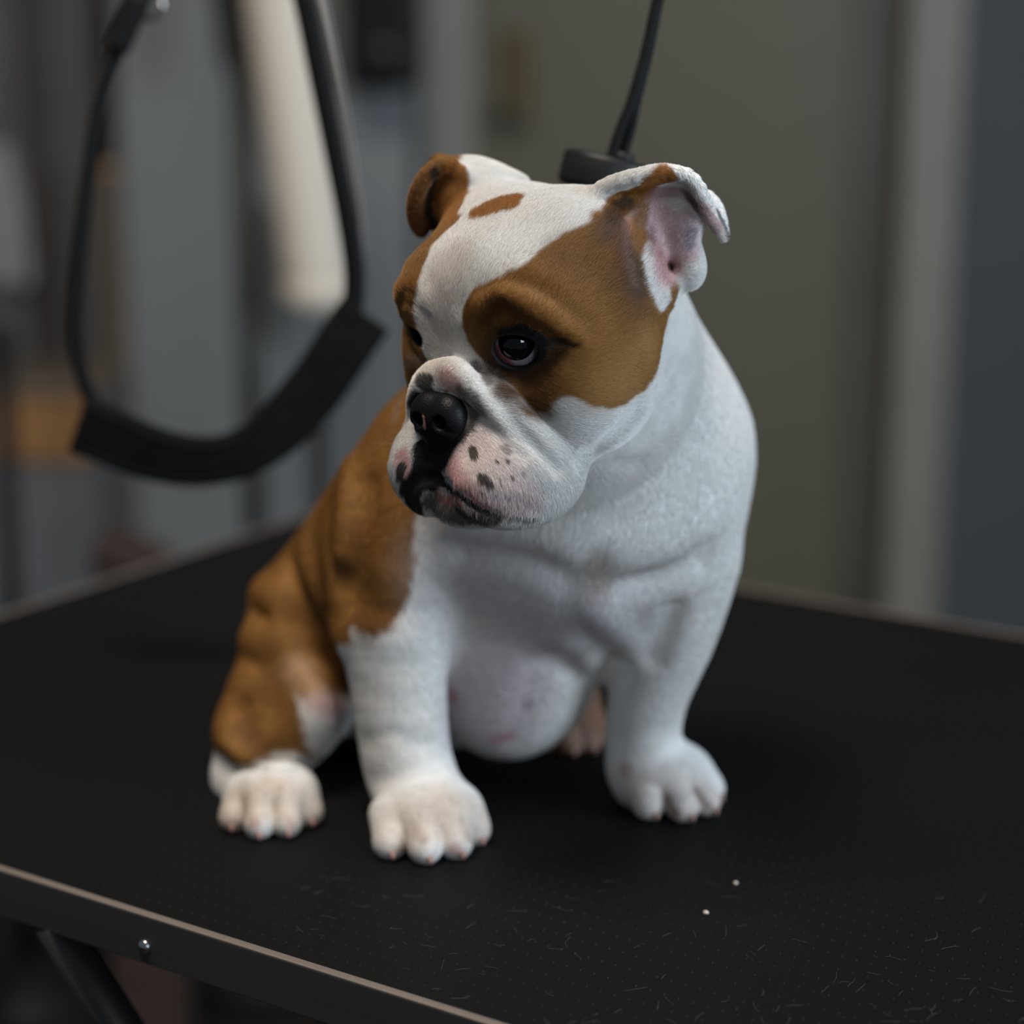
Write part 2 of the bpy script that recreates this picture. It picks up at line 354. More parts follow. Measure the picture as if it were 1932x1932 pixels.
bm_obj('dial', lathe_bm([(0.018, 0), (0.018, 0.01), (0.012, 0.014)], 24, Matrix.Translation(Vector(((bx0 + bx1) / 2, YA, bz + 0.05)) - ap.location) @ Matrix.Rotation(math.pi / 2, 4, 'X')), M_darkmetal, ap, True)

# ---------------------------------------------------------------- grooming table
TA = math.radians(-33.0); ta = Vector((math.cos(TA), math.sin(TA), 0)); tb = Vector((math.cos(TA + math.pi / 2), math.sin(TA + math.pi / 2), 0))
corner = Vector(G(577, 972) * 0.001); TLEN, TWID = 1.0, 0.0
TWID = (corner - Vector(G(900, 1932) * 0.001)).dot(tb)
Mt = Matrix(((ta.x, tb.x, 0, corner.x), (ta.y, tb.y, 0, corner.y), (0, 0, 1, 0), (0, 0, 0, 1)))   # local x along the length, y = 0 at the back edge
table = empty('grooming_table', Mt @ Vector((TLEN / 2, -TWID / 2, FLOOR)), 'black rubber topped grooming table with a grey metal rim, under the puppy', 'table', rot=TA)
def tl(x, y, z): return (x - TLEN / 2, y + TWID / 2, z - FLOOR)
M_mat = bpy.data.materials.new('black_dimpled_rubber'); M_mat.use_nodes = True
nt = M_mat.node_tree; b = nt.nodes['Principled BSDF']
tc = node(nt, 'ShaderNodeTexCoord')
def mth(op, a, bb=None):
    n = node(nt, 'ShaderNodeMath', operation=op)
    for i, x in enumerate((a, bb)):
        if x is None: continue
        if isinstance(x, (int, float)): n.inputs[i].default_value = x
        else: nt.links.new(x, n.inputs[i])
    return n.outputs[0]
nz1 = node(nt, 'ShaderNodeTexNoise', i_Scale=700.0, i_Detail=3.0); nt.links.new(tc.outputs['Object'], nz1.inputs['Vector'])
hgt = mth('MULTIPLY', nz1.outputs[0], 0.35)
bp = node(nt, 'ShaderNodeBump', i_Strength=0.55, i_Distance=0.0006); nt.links.new(hgt, bp.inputs['Height']); nt.links.new(bp.outputs[0], b.inputs['Normal'])
n3 = node(nt, 'ShaderNodeTexNoise', i_Scale=9.0, i_Detail=6.0); nt.links.new(tc.outputs['Object'], n3.inputs['Vector'])
rp = node(nt, 'ShaderNodeValToRGB'); rp.color_ramp.elements[0].color = (0.0040, 0.0040, 0.0042, 1); rp.color_ramp.elements[1].color = (0.0065, 0.0064, 0.0063, 1)
nt.links.new(n3.outputs[0], rp.inputs[0]); nt.links.new(rp.outputs[0], b.inputs['Base Color'])
b.inputs['Roughness'].default_value = 0.62; b.inputs['Specular IOR Level'].default_value = 0.10
M_rim = mat('brushed_grey_rim', (0.055, 0.055, 0.057), 0.5, metal=0.3, var=0.08, scale=30, stretch=(0.1, 4, 4))
M_lip = mat('warm_lit_rim_lip', (0.20, 0.165, 0.14), 0.45, metal=0.3, var=0.12, scale=30, stretch=(0.1, 4, 4))  # lip colour holds the warm light reflected along the rim's top
M_steel = mat('bright_steel', (0.6, 0.6, 0.62), 0.18, metal=1.0); M_under = mat('black_steel_tube', (0.02, 0.02, 0.021), 0.5, var=0.1)
LP, RH = 0.0042, 0.021
def tb_part(name, lo, hi, m, bev=0.0008):
    lo2, hi2 = Vector(tl(*lo)), Vector(tl(*hi)); return bm_obj(name, box_bm(lo2, hi2, bev), m, table)
tb_part('mat', (LP, -TWID + LP, -0.004), (TLEN - LP, -LP, 0), M_mat, 0.0)
def pips():
    # thousands of low pointed pips moulded into the rubber, in staggered rows
    i, j = np.meshgrid(np.arange(-40, 170), np.arange(0, 53), indexing='ij')
    x = (i * 6.4 + j * 3.2) * 0.001; y = -(j * 11.4) * 0.001 - 0.006
    k = (x > LP + 0.004) & (x < TLEN - LP - 0.004) & (y > -TWID + LP + 0.004); x, y = x[k] - TLEN / 2, y[k] + TWID / 2; n = len(x)
    dx, dy = math.cos(math.radians(108)), math.sin(math.radians(108)); a, c, h = 0.0014, 0.00055, 0.00045
    off = np.array([[dx * a, dy * a, 0], [-dy * c, dx * c, 0], [-dx * a, -dy * a, 0], [dy * c, -dx * c, 0], [0, 0, h]])
    V = (np.stack([x, y, np.full(n, -FLOOR)], 1)[:, None] + off[None]).reshape(-1, 3)
    F = (np.arange(n)[:, None, None] * 5 + np.array([[0, 1, 4], [1, 2, 4], [2, 3, 4], [3, 0, 4]])[None]).reshape(-1, 3)
    me_ = bpy.data.meshes.new('pips'); me_.from_pydata(V.tolist(), [], F.tolist())
    return tag(link('pips', me_, mat('rubber_pip', (0.0075, 0.0075, 0.008), 0.36, spec=0.45), table), kind='stuff')
pips()
tb_part('board', (LP, -TWID + LP, -0.018), (TLEN - LP, -LP, -0.0042), M_under, 0.0)
for nm, lo, hi in (('front', (0, -TWID), (TLEN, -TWID + LP)), ('back', (0, -LP), (TLEN, 0)), ('left', (0, -TWID + LP), (LP, -LP)), ('right', (TLEN - LP, -TWID + LP), (TLEN, -LP))):
    r = tb_part('rim', (*lo, -RH), (*hi, 0.0008), M_rim, 0.0004)
    lpw = bm_obj('rim_lip', box_bm(Vector(tl(*lo, 0.0004)), Vector(tl(*hi, 0.0016)), 0.0004), M_lip, r)
def on_rim(u, v):                                        # where a ray meets the outer face of the front rim
    d = Vector(ray(u, v)); o = Vector(CAM) * 0.001; n = tb; p0 = corner - tb * TWID
    return o + d * ((p0 - o).dot(n) / d.dot(n))
def screw(u, v):
    p = table.matrix_basis.inverted() @ on_rim(u, v)
    M = Matrix.Translation(p) @ Matrix.Rotation(math.pi / 2, 4, 'X')
    sc_ = bm_obj('screw', lathe_bm([(0.0030, -0.001), (0.0034, 0.0003), (0.0030, 0.0012), (0.0018, 0.0020), (0.0006, 0.0023)], 24, M), M_steel, table, True)
screw(273, 1786)
for sx_ in (0.07, TLEN - 0.07):
    for sy_ in (-0.06, -TWID + 0.06):
        bm_obj('leg', tube_bm([tl(sx_, sy_, -0.018), tl(sx_ * 1.0, sy_, FLOOR)], 0.012), M_under, table, True)
    bm_obj('foot_bar', tube_bm([tl(sx_, -0.06, FLOOR + 0.05), tl(sx_, -TWID + 0.06, FLOOR + 0.05)], 0.010), M_under, table, True)
# folding brace seen under the near rim
f0, f1 = Wm(120, 1765, -0.10), Wm(262, 1990, -0.10)
iv = table.matrix_basis.inverted()
dirb = f1 - f0
bm_obj('brace', tube_bm([iv @ (f0 - dirb * 0.12), iv @ (f0 + dirb * 2.2)], [(0.010, 0.008)] * 2, 10), M_under, table, True)
bm_obj('brace_bar', tube_bm([tl(0.07, -TWID + 0.06, -0.35), tl(TLEN - 0.07, -TWID + 0.06, -0.35)], 0.008), M_under, table, True)
# crumbs and loose hairs on the rubber
M_crumb = mat('pale_crumb', (0.62, 0.55, 0.46), 0.8, var=0.2, scale=400)
def crumb(u, v, r, lab):
    p = Vector(G(u, v) * 0.001); bm = bmesh.new(); bmesh.ops.create_icosphere(bm, subdivisions=2, radius=r)
    for q in bm.verts: q.co *= 1 + random.uniform(-0.2, 0.2); q.co.z = q.co.z * 0.7 + r * 0.55
    o = bm_obj('crumb', bm, M_crumb, None, True); o.location = p; tag(o, lab, 'crumb', 'crumbs on the table')
crumb(1388, 1668, 0.0011, 'pale crumb on the black table, the one nearer the puppy\'s paw')
crumb(1332, 1724, 0.0012, 'pale crumb on the black table, the one nearer the table\'s front')
def hair_object(name, pts, npts, radii, color, m, parent=None):
    """pts: (n, npts, 3) metres; radii (n, npts); color (n, 4)."""
    hc = bpy.data.hair_curves.new(name); n = len(pts); hc.add_curves([npts] * n)
    hc.attributes['position'].data.foreach_set('vector', np.ascontiguousarray(pts, np.float32).ravel())
    ra = hc.attributes.get('radius') or hc.attributes.new('radius', 'FLOAT', 'POINT')
    ra.data.foreach_set('value', np.ascontiguousarray(radii, np.float32).ravel())
    if color is not None:
        ca = hc.attributes.new('fur_color', 'FLOAT_COLOR', 'CURVE'); ca.data.foreach_set('color', np.ascontiguousarray(color, np.float32).ravel())
    hc.materials.append(m); o = bpy.data.objects.new(name, hc); COL.objects.link(o)
    if parent is not None: o.parent = parent
    return o
M_loose = mat('loose_hair', (0.22, 0.21, 0.19), 0.5)
n = 130; U = RNG.uniform(560, 1932, n); V = 1932 - 330 * RNG.uniform(0, 1, n) ** 1.5
keep = V > 1655 + 0.0 * U; U, V = U[keep], V[keep]; hp = []
for u, v in zip(U, V):
    p = G(u, v) * 0.001
    loc = iv @ Vector(p)
    if loc.y < -TWID / 2 + 0.012: continue
    an = RNG.uniform(0, math.pi); L = RNG.uniform(0.002, 0.010); cv = RNG.uniform(-0.45, 0.45)
    q = []
    for t in np.linspace(-0.5, 0.5, 5):
        a2 = an + cv * t * 1.2; q.append([p[0] + math.cos(a2) * L * t, p[1] + math.sin(a2) * L * t, 0.0003 + 0.0005 * RNG.uniform()])
    hp.append(q)
hp = np.array(hp); tag(hair_object('loose_hair', hp, 5, np.full(hp.shape[:2], 0.000022), None, M_loose), 'short shed hairs lying on the black rubber table top', 'hair', kind='stuff')

# ---------------------------------------------------------------- grooming loops
M_strap = mat('black_nylon_strap', (0.006, 0.0065, 0.0075), 0.65, spec=0.2, var=0.2, scale=300, bump=0.4, bscale=900)
M_pad = mat('black_padded_fabric', (0.0062, 0.0060, 0.0060), 0.9, spec=0.1, var=0.25, scale=40, bump=0.5, bscale=500)
YL = 0.20
def path(px, Y): return [Wm(u, v, y) for (u, v), y in zip(px, Y if isinstance(Y, list) else [Y] * len(px))]
def smooth_path(P, n=6): return [Vector(q) for q in spline([list(p) for p in P], n)]
o0 = Wm(400, 860, YL)
lp = empty('padded_grooming_loop', o0, 'black strap loop with a wide padded belly band, hanging behind the puppy at left', 'loop')
def rel(P): return [p - lp.location for p in P]
pl_ = smooth_path(path([(300, -90), (262, 20), (222, 95), (190, 190), (168, 320), (152, 450), (143, 580), (146, 670), (168, 745), (200, 790)], YL))
bm_obj('strap', tube_bm(rel(pl_), [(0.0045, 0.0045)] * len(pl_), 12), M_strap, lp, True)
pr_ = smooth_path(path([(548, -90), (574, 0), (604, 150), (632, 290), (655, 410), (668, 500), (668, 560), (660, 600)], YL + 0.01))
bm_obj('strap', tube_bm(rel(pr_), [(0.0035, 0.0068)] * len(pr_), 12), M_strap, lp, True)
pe_ = smooth_path(path([(590, -90), (612, 0), (640, 140), (664, 280), (682, 420), (684, 500), (676, 560)], YL + 0.012))
bm_obj('strap_edge', tube_bm(rel(pe_), 0.0016, 8), mat('grey_strap_piping', (0.16, 0.145, 0.14), 0.5), lp, True)
pp = smooth_path(path([(150, 800), (205, 822), (290, 856), (375, 870), (455, 856), (530, 805), (600, 725), (650, 650), (690, 592)], [YL - 0.012, YL - 0.014, YL - 0.016, YL - 0.016, YL - 0.014, YL - 0.01, YL - 0.004, YL, YL + 0.004]), 6)
wid = np.interp(np.linspace(0, 1, len(pp)), [0, 0.15, 0.45, 0.7, 1], [0.0165, 0.0165, 0.0135, 0.0165, 0.0165])
def band_bm(P, w, th):
    bm = bmesh.new(); rings = []
    for i, p in enumerate(P):
        t = (P[min(i + 1, len(P) - 1)] - P[max(i - 1, 0)]).normalized(); nrm = Vector((0, 1, 0)); nrm = (nrm - t * nrm.dot(t)).normalized(); s = t.cross(nrm)
        ring = []
        for a in np.linspace(0, 2 * math.pi, 24, endpoint=False):
            c, q = math.cos(a), math.sin(a); e = 0.45
            ring.append(bm.verts.new(p + s * (w[i] * math.copysign(abs(c) ** e, c)) + nrm * (th * math.copysign(abs(q) ** e, q))))
        rings.append(ring)
    for A, B in zip(rings[:-1], rings[1:]):
        for k in range(24): bm.faces.new((A[k], A[(k + 1) % 24], B[(k + 1) % 24], B[k]))
    bm.faces.new(rings[0][::-1]); bm.faces.new(rings[-1]); bmesh.ops.recalc_face_normals(bm, faces=bm.faces[:]); return bm
bm_obj('padded_band', band_bm(rel(pp), wid, 0.006), M_pad, lp, True)
for sgn in (1, -1):                                        # stitched seams along both edges of the band
    seam = []
    for i, p in enumerate(pp):
        t = (pp[min(i + 1, len(pp) - 1)] - pp[max(i - 1, 0)]).normalized(); s = t.cross(Vector((0, 1, 0))).normalized()
        seam.append(p + s * sgn * (wid[i] - 0.0045) + Vector((0, -0.0062, 0)))
    bm_obj('seam', tube_bm(rel(seam), 0.0007, 6), M_strap, lp, True)
rc = Wm(282, 4, YL)
bmr = bmesh.new(); ring_pts = [rc - lp.location + Vector((0.007 * math.cos(a), 0.001, 0.009 * math.sin(a))) for a in np.linspace(0, 2 * math.pi, 25)]
bmr.free(); bm_obj('buckle_ring', tube_bm(ring_pts, 0.0016, 8), M_steel, lp, True)
bk = smooth_path(path([(262, -10), (238, 50), (220, 92)], YL - 0.004)); bm_obj('slider', tube_bm(rel(bk), [(0.005, 0.0075)] * len(bk), 12), M_strap, lp, True)

YD = 0.015
dc = Wm(1152, 330, YD)
nl = empty('neck_loop', dc, 'thin black strap ending in a thick black disc, hanging behind the puppy\'s near ear', 'loop')
M_disc = mat('black_rubber_disc', (0.010, 0.0105, 0.012), 0.45, spec=0.3, var=0.15)
Mdisc = Matrix.Rotation(math.radians(14), 4, 'Y') @ Matrix.Rotation(math.radians(-6), 4, 'X')
bm_obj('disc', lathe_bm([(0.0205, -0.0090), (0.0228, -0.008), (0.0235, -0.006), (0.0235, 0.005), (0.0228, 0.0068), (0.0205, 0.0075), (0.006, 0.0075)], 48, Mdisc), M_disc, nl, True)
def rel2(P): return [p - nl.location for p in P]
s1 = smooth_path(path([(1262, -80), (1240, 0), (1218, 100), (1192, 190), (1172, 240), (1160, 275), (1152, 300)], YD))
s2_ = smooth_path(path([(1262, -80), (1242, 0), (1222, 100), (1200, 190), (1190, 240), (1180, 275), (1172, 305)], YD + 0.002))
bm_obj('strap', tube_bm(rel2(s1), [(0.0018, 0.0026)] * len(s1), 12), M_strap, nl, True)
bm_obj('strap', tube_bm(rel2(s2_), [(0.0018, 0.0026)] * len(s2_), 12), M_strap, nl, True)
bm_obj('hub', lathe_bm([(0.005, 0.006), (0.005, 0.009), (0.004, 0.0105)], 24, Matrix.Translation((0.004, 0, 0)) @ Mdisc), M_disc, nl, True)

# ---------------------------------------------------------------- the puppy's shape (head frame: F forward, L its left, U up)
YAW, HPITCH, HROLL = math.radians(40), math.radians(5.5), math.radians(0)
HF = np.array([-math.sin(YAW) * math.cos(HPITCH), -math.cos(YAW) * math.cos(HPITCH), -math.sin(HPITCH)])
HL = np.array([math.cos(YAW), -math.sin(YAW), 0.0])
HU = np.cross(HF, HL)
HL, HU = HL * math.cos(HROLL) + HU * math.sin(HROLL), HU * math.cos(HROLL) - HL * math.sin(HROLL)
HM = np.stack([HF, HL, HU])                       # world -> head axes
EYE = D(978, 656, 832)                            # front of the left eye
HO = EYE - 41 * HF - 25 * HL
def H(f, l, u): return HO + f * HF + l * HL + u * HU
def hell(c, r, k=8, op='add', rot=None):
    M = HM if rot is None else rot @ HM
    return ell(H(*c), r, M, k, op)
def both(fn): return [fn(1), fn(-1)]
def rot3(axis, deg):
    a = math.radians(deg); c, s = math.cos(a), math.sin(a)
    return {'F': np.array([[1, 0, 0], [0, c, s], [0, -s, c]]), 'L': np.array([[c, 0, -s], [0, 1, 0], [s, 0, c]]),
            'U': np.array([[c, s, 0], [-s, c, 0], [0, 0, 1]])}[axis]
EYE_OUT = {1: unit(0.76 * HF + 0.65 * HL + 0.02 * HU), -1: unit(0.76 * HF - 0.65 * HL + 0.02 * HU)}
EYE_C = {s: H(41, 25 * s, 0) - 10.5 * EYE_OUT[s] for s in (1, -1)}
EYE_R = 11.0
def eye_axes(s):
    o = EYE_OUT[s]; side = unit(np.cross(HU, o)) * 1.0; up = np.cross(o, side)
    return np.stack([o, side, up])

head = []
head += [hell((-4, 0, 12), (49, 46, 43), 0)]
head += both(lambda s: hell((-11, 23 * s, 23), (35, 26, 30), 14))
head += both(lambda s: hell((28, 22 * s, 17), (22, 21, 19), 12))
head += [hell((30, 0, 14), (20, 18, 26), 14)]
head += both(lambda s: hell((6, 34 * s, -16), (33, 21.5, 36), 16))
head += both(lambda s: hell((-9, 32 * s, -4), (25, 19.5, 40), 14))
head += both(lambda s: ell(EYE_C[s], (13.2, 15, 13.6), eye_axes(s), 9))
head += [hell((41, 0, -36), (24, 27, 26), 12)]
head += both(lambda s: hell((46, 17 * s, -53), (25, 19, 22), 9))
head += both(lambda s: hell((33, 24 * s, -56), (25, 16, 20), 10))
head += [hell((41, 0, -67), (24, 17, 12), 4)]
head += [hell((59, -15, -62), (9, 6.5, 10), 4)]
# roll of skin over the nose and down beside the muzzle
for s in (1, -1):
    head += chain([H(54, 0, -13), H(54, 9 * s, -14.5), H(51.5, 17 * s, -19.5), H(47, 24.5 * s, -28), H(39, 30.5 * s, -40), H(30, 35 * s, -52)],
                  [5.6, 5.6, 5.6, 5.8, 6, 5], 7)
EYE_HOLE = {}
for s in (1, -1):
    ax = eye_axes(s)
    EYE_HOLE[s] = ell(EYE_C[s] + 10.5 * EYE_OUT[s], (9.0, 10.0, 8.0) if s > 0 else (8.5, 7.5, 4.0), ax, 1.4, 'sub'); head += [EYE_HOLE[s]]
    head += [ell(EYE_C[s], (11.3, 11.3, 11.3), None, 0.5, 'sub')]

NC = H(61.5, -1.2, -28); nM = rot3('L', -8) @ HM
def nose_field(X, c=None, rad=0):
    g = [ell(NC, (7.3, 11.6, 11), nM, 0)]
    for s in (1, -1): g += [ell(NC + 1.5 * HF + 5.8 * s * HL + 1.5 * HU, (6.8, 7.6, 9.2), nM, 4)]
    g += [ell(NC - 1 * HF - 10 * HU, (7, 6, 6), nM, 5)]
    for s in (1, -1):
        g += [cone(NC + 12 * HF + 5.0 * s * HL + 0.2 * HU, NC + 2 * HF + 7 * s * HL + 1.5 * HU, 2.9, 2.6, 1.5, 'sub')]
        g += [cone(NC + 9.5 * HF + 6.5 * s * HL - 2.0 * HU, NC + 4.5 * HF + 14 * s * HL - 4.0 * HU, 1.4, 1.1, 1.5, 'sub')]
    g += [cone(NC + 12.3 * HF + 1 * HU, NC + 9.6 * HF - 16 * HU, 0.8, 0.8, 2, 'sub')]
    return group_d(g, X)

# near ear (its left): cup, lobe and folded flap
earL = []
eY = -92
earL += [ell(W(1235, 455, eY + 8), (19, 11, 27), None, 0)]
earL += [ell(W(1236, 545, eY + 2), (9, 10, 10), None, 6)]
earL += [ell(W(1302, 506, eY + 6), (6.5, 8, 9), None, 5)]
earL += [ell(W(1303, 415, eY + 8), (5.5, 7, 6.5), None, 5)]
earL += [cone(W(1165, 420, eY + 10), W(1215, 470, eY + 8), 15, 16, 8)]
earL += [ell(W(1256, 450, eY - 9), (11, 11, 21), None, 6, 'sub')]
earL += [cone(W(1252, 500, eY - 12), W(1262, 505, eY + 6), 3.2, 2.4, 5, 'sub')]
fp = [(1120, 392, 6, 20, 4.2, .15, 1, -.2), (1165, 368, 2, 20, 3.8, .15, 1, -.3), (1212, 354, -2, 19, 3.2, .15, 1, -.4), (1258, 345, -3, 17, 3.0, .2, 1, -.45), (1300, 351, -3, 14, 2.8, .3, 1, -.45),
      (1332, 378, -3, 11, 2.6, .5, 1, -.35), (1353, 414, -3, 5.5, 2.2, .8, .8, -.1), (1365, 446, -3, 2.6, 1.9, 1, .6, .1)]
fs = spline([list(W(u, v, eY + 8 + y)) + list(q) for u, v, y, *q in fp], 3)
earL += [ribbon(fs[:, :3], fs[:, 5:8], fs[:, 3], fs[:, 4], 4)]
# far ear (its right): folded forward over itself
earR = []
rY = -46
earR += [ell(W(856, 372, rY), (10, 17, 16), None, 0)]
earR += chain([W(872, 330, rY), W(905, 327, rY + 2), W(985, 345, rY + 6)], [6, 5, 3], 8)
earR += [ell(W(818, 388, rY), (6, 9, 10), None, 5)]
earR += [ell(W(900, 350, rY), (12, 12, 8), None, 8)]
gp = [(862, 326, 0, 14, 3.6), (838, 322, -3, 15, 3.3), (814, 340, -5, 14, 3), (796, 374, -6, 12, 2.8), (790, 408, -6, 8, 2.6), (797, 434, -4, 4, 2.4)]
gs = spline([list(W(u, v, rY + y)) + list(q) for u, v, y, *q in gp], 3)
earR += [ribbon(gs[:, :3], [(0.35, 1, 0)] * len(gs), gs[:, 3], gs[:, 4], 2.5)]

body = []
body += [ell(W(1085, 905, 0), (80, 66, 80), None, 0)]
body += [cone(W(1120, 570, -38), W(1200, 830, 8), 38, 52, 20)]
body += [cone(H(-14, 0, -14), W(1090, 800, 0), 46, 60, 16)]
body += [cone(W(900, 930, 12), W(690, 1180, 72), 60, 56, 20)]
body += [ell(W(605, 1225, 85), (38, 55, 46), None, 16)]
body += [ell(W(972, 1252, 24), (41, 48, 48), rot3('L', 20), 32)]
body += [cone(W(1000, 1290, 90), W(800, 1280, 90), 33, 40, 14)]
# shoulders
body += [ell(W(760, 1040, -2), (36, 42, 46), None, 16)]
body += [ell(W(1255, 990, -6), (31, 40, 40), None, 14)]
# near haunch
body += [cone(W(610, 1190, 52), W(520, 1365, 26), 38, 28, 12)]
body += [ell(W(497, 1384, 22), (24, 34, 20), None, 8)]
body += [ell(W(588, 1345, 12), (15, 22, 20), None, 14)]

def toe(x, y, yaw, lat, fwd, r, back, up):
    c, s = math.sin(yaw), -math.cos(yaw)                 # forward direction in plan
    f = np.array([c, s, 0]); l = np.array([-s, c, 0])
    tip = np.array([x, y, 0]) + f * fwd + l * lat
    kn = tip - f * back + np.array([0, 0, up])
    return tip, f, kn
CLAWS = []
def paw(pt, yaw_deg, w, r, spread=(-1.5, -0.5, 0.5, 1.5), fwd=(-7, 1, 1, -7), back=15, up=9):
    out = []; yaw = math.radians(yaw_deg)
    for sp, fw in zip(spread, fwd):
        tip, f, kn = toe(pt[0], pt[1], yaw + sp * 0.12, sp * w / 4, fw, r, back, up)
        a = kn + np.array([0, 0, r]); b = tip + np.array([0, 0, r * 0.98])
        out += [cone(a, b, r * 0.9, r, 1.6 if out else 0)]
        out += [ell(tip + f * 1.5 + np.array([0, 0, r * 0.8]), (r * 0.9, r * 0.95, r * 0.78), None, 3)]
        CLAWS.append((tip + f * (r * 0.92) + np.array([0, 0, r * 0.62]), f))
    return out
pFL, pFR, pRL = G(829, 1618), G(1304, 1538), G(515, 1574)
legFL = paw(pFL, 22, 58, 7.6, back=15, up=6)
legFL += chain([W(745, 1130, -18), W(748, 1250, -26), W(765, 1420, -32), W(785, 1490, -38)], [30, 22.5, 20, 19.5], 10)
legFL += [ell(pFL + np.array([-5, 22, 15]), (24, 22, 14), None, 8)]
legFR = paw(pFR, 34, 53, 7.4, back=15, up=6)
legFR += chain([W(1280, 1060, -8), W(1262, 1190, -10), W(1222, 1320, -6), W(1213, 1420, -4), W(1225, 1470, -8)], [28, 21.5, 17.5, 17, 17.5], 10)
legFR += [ell(pFR + np.array([-12, 21, 15]), (23, 22, 14), None, 8)]
legRL = paw(pRL, 10, 50, 7.0, back=14, up=7)
legRL += chain([W(440, 1425, 26), W(452, 1470, 12), W(495, 1500, -2)], [8, 13, 17], 8)
legRL += [ell(pRL + np.array([-1, 19, 14]), (20, 18, 12), None, 6)]
pRR = G(1090, 1418)
legRR = paw(pRR, 20, 40, 7)
legRR += chain([pRR + np.array([0, 14, 12]), pRR + np.array([-10, 60, 30])], [13, 20], 8)
GROUPS = [(body, 0), (legFL, 9), (legFR, 9), (legRL, 6), (legRR, 6), (head, 4), (earL, 5), (earR, 5)]

HC = (8, 0, -12)
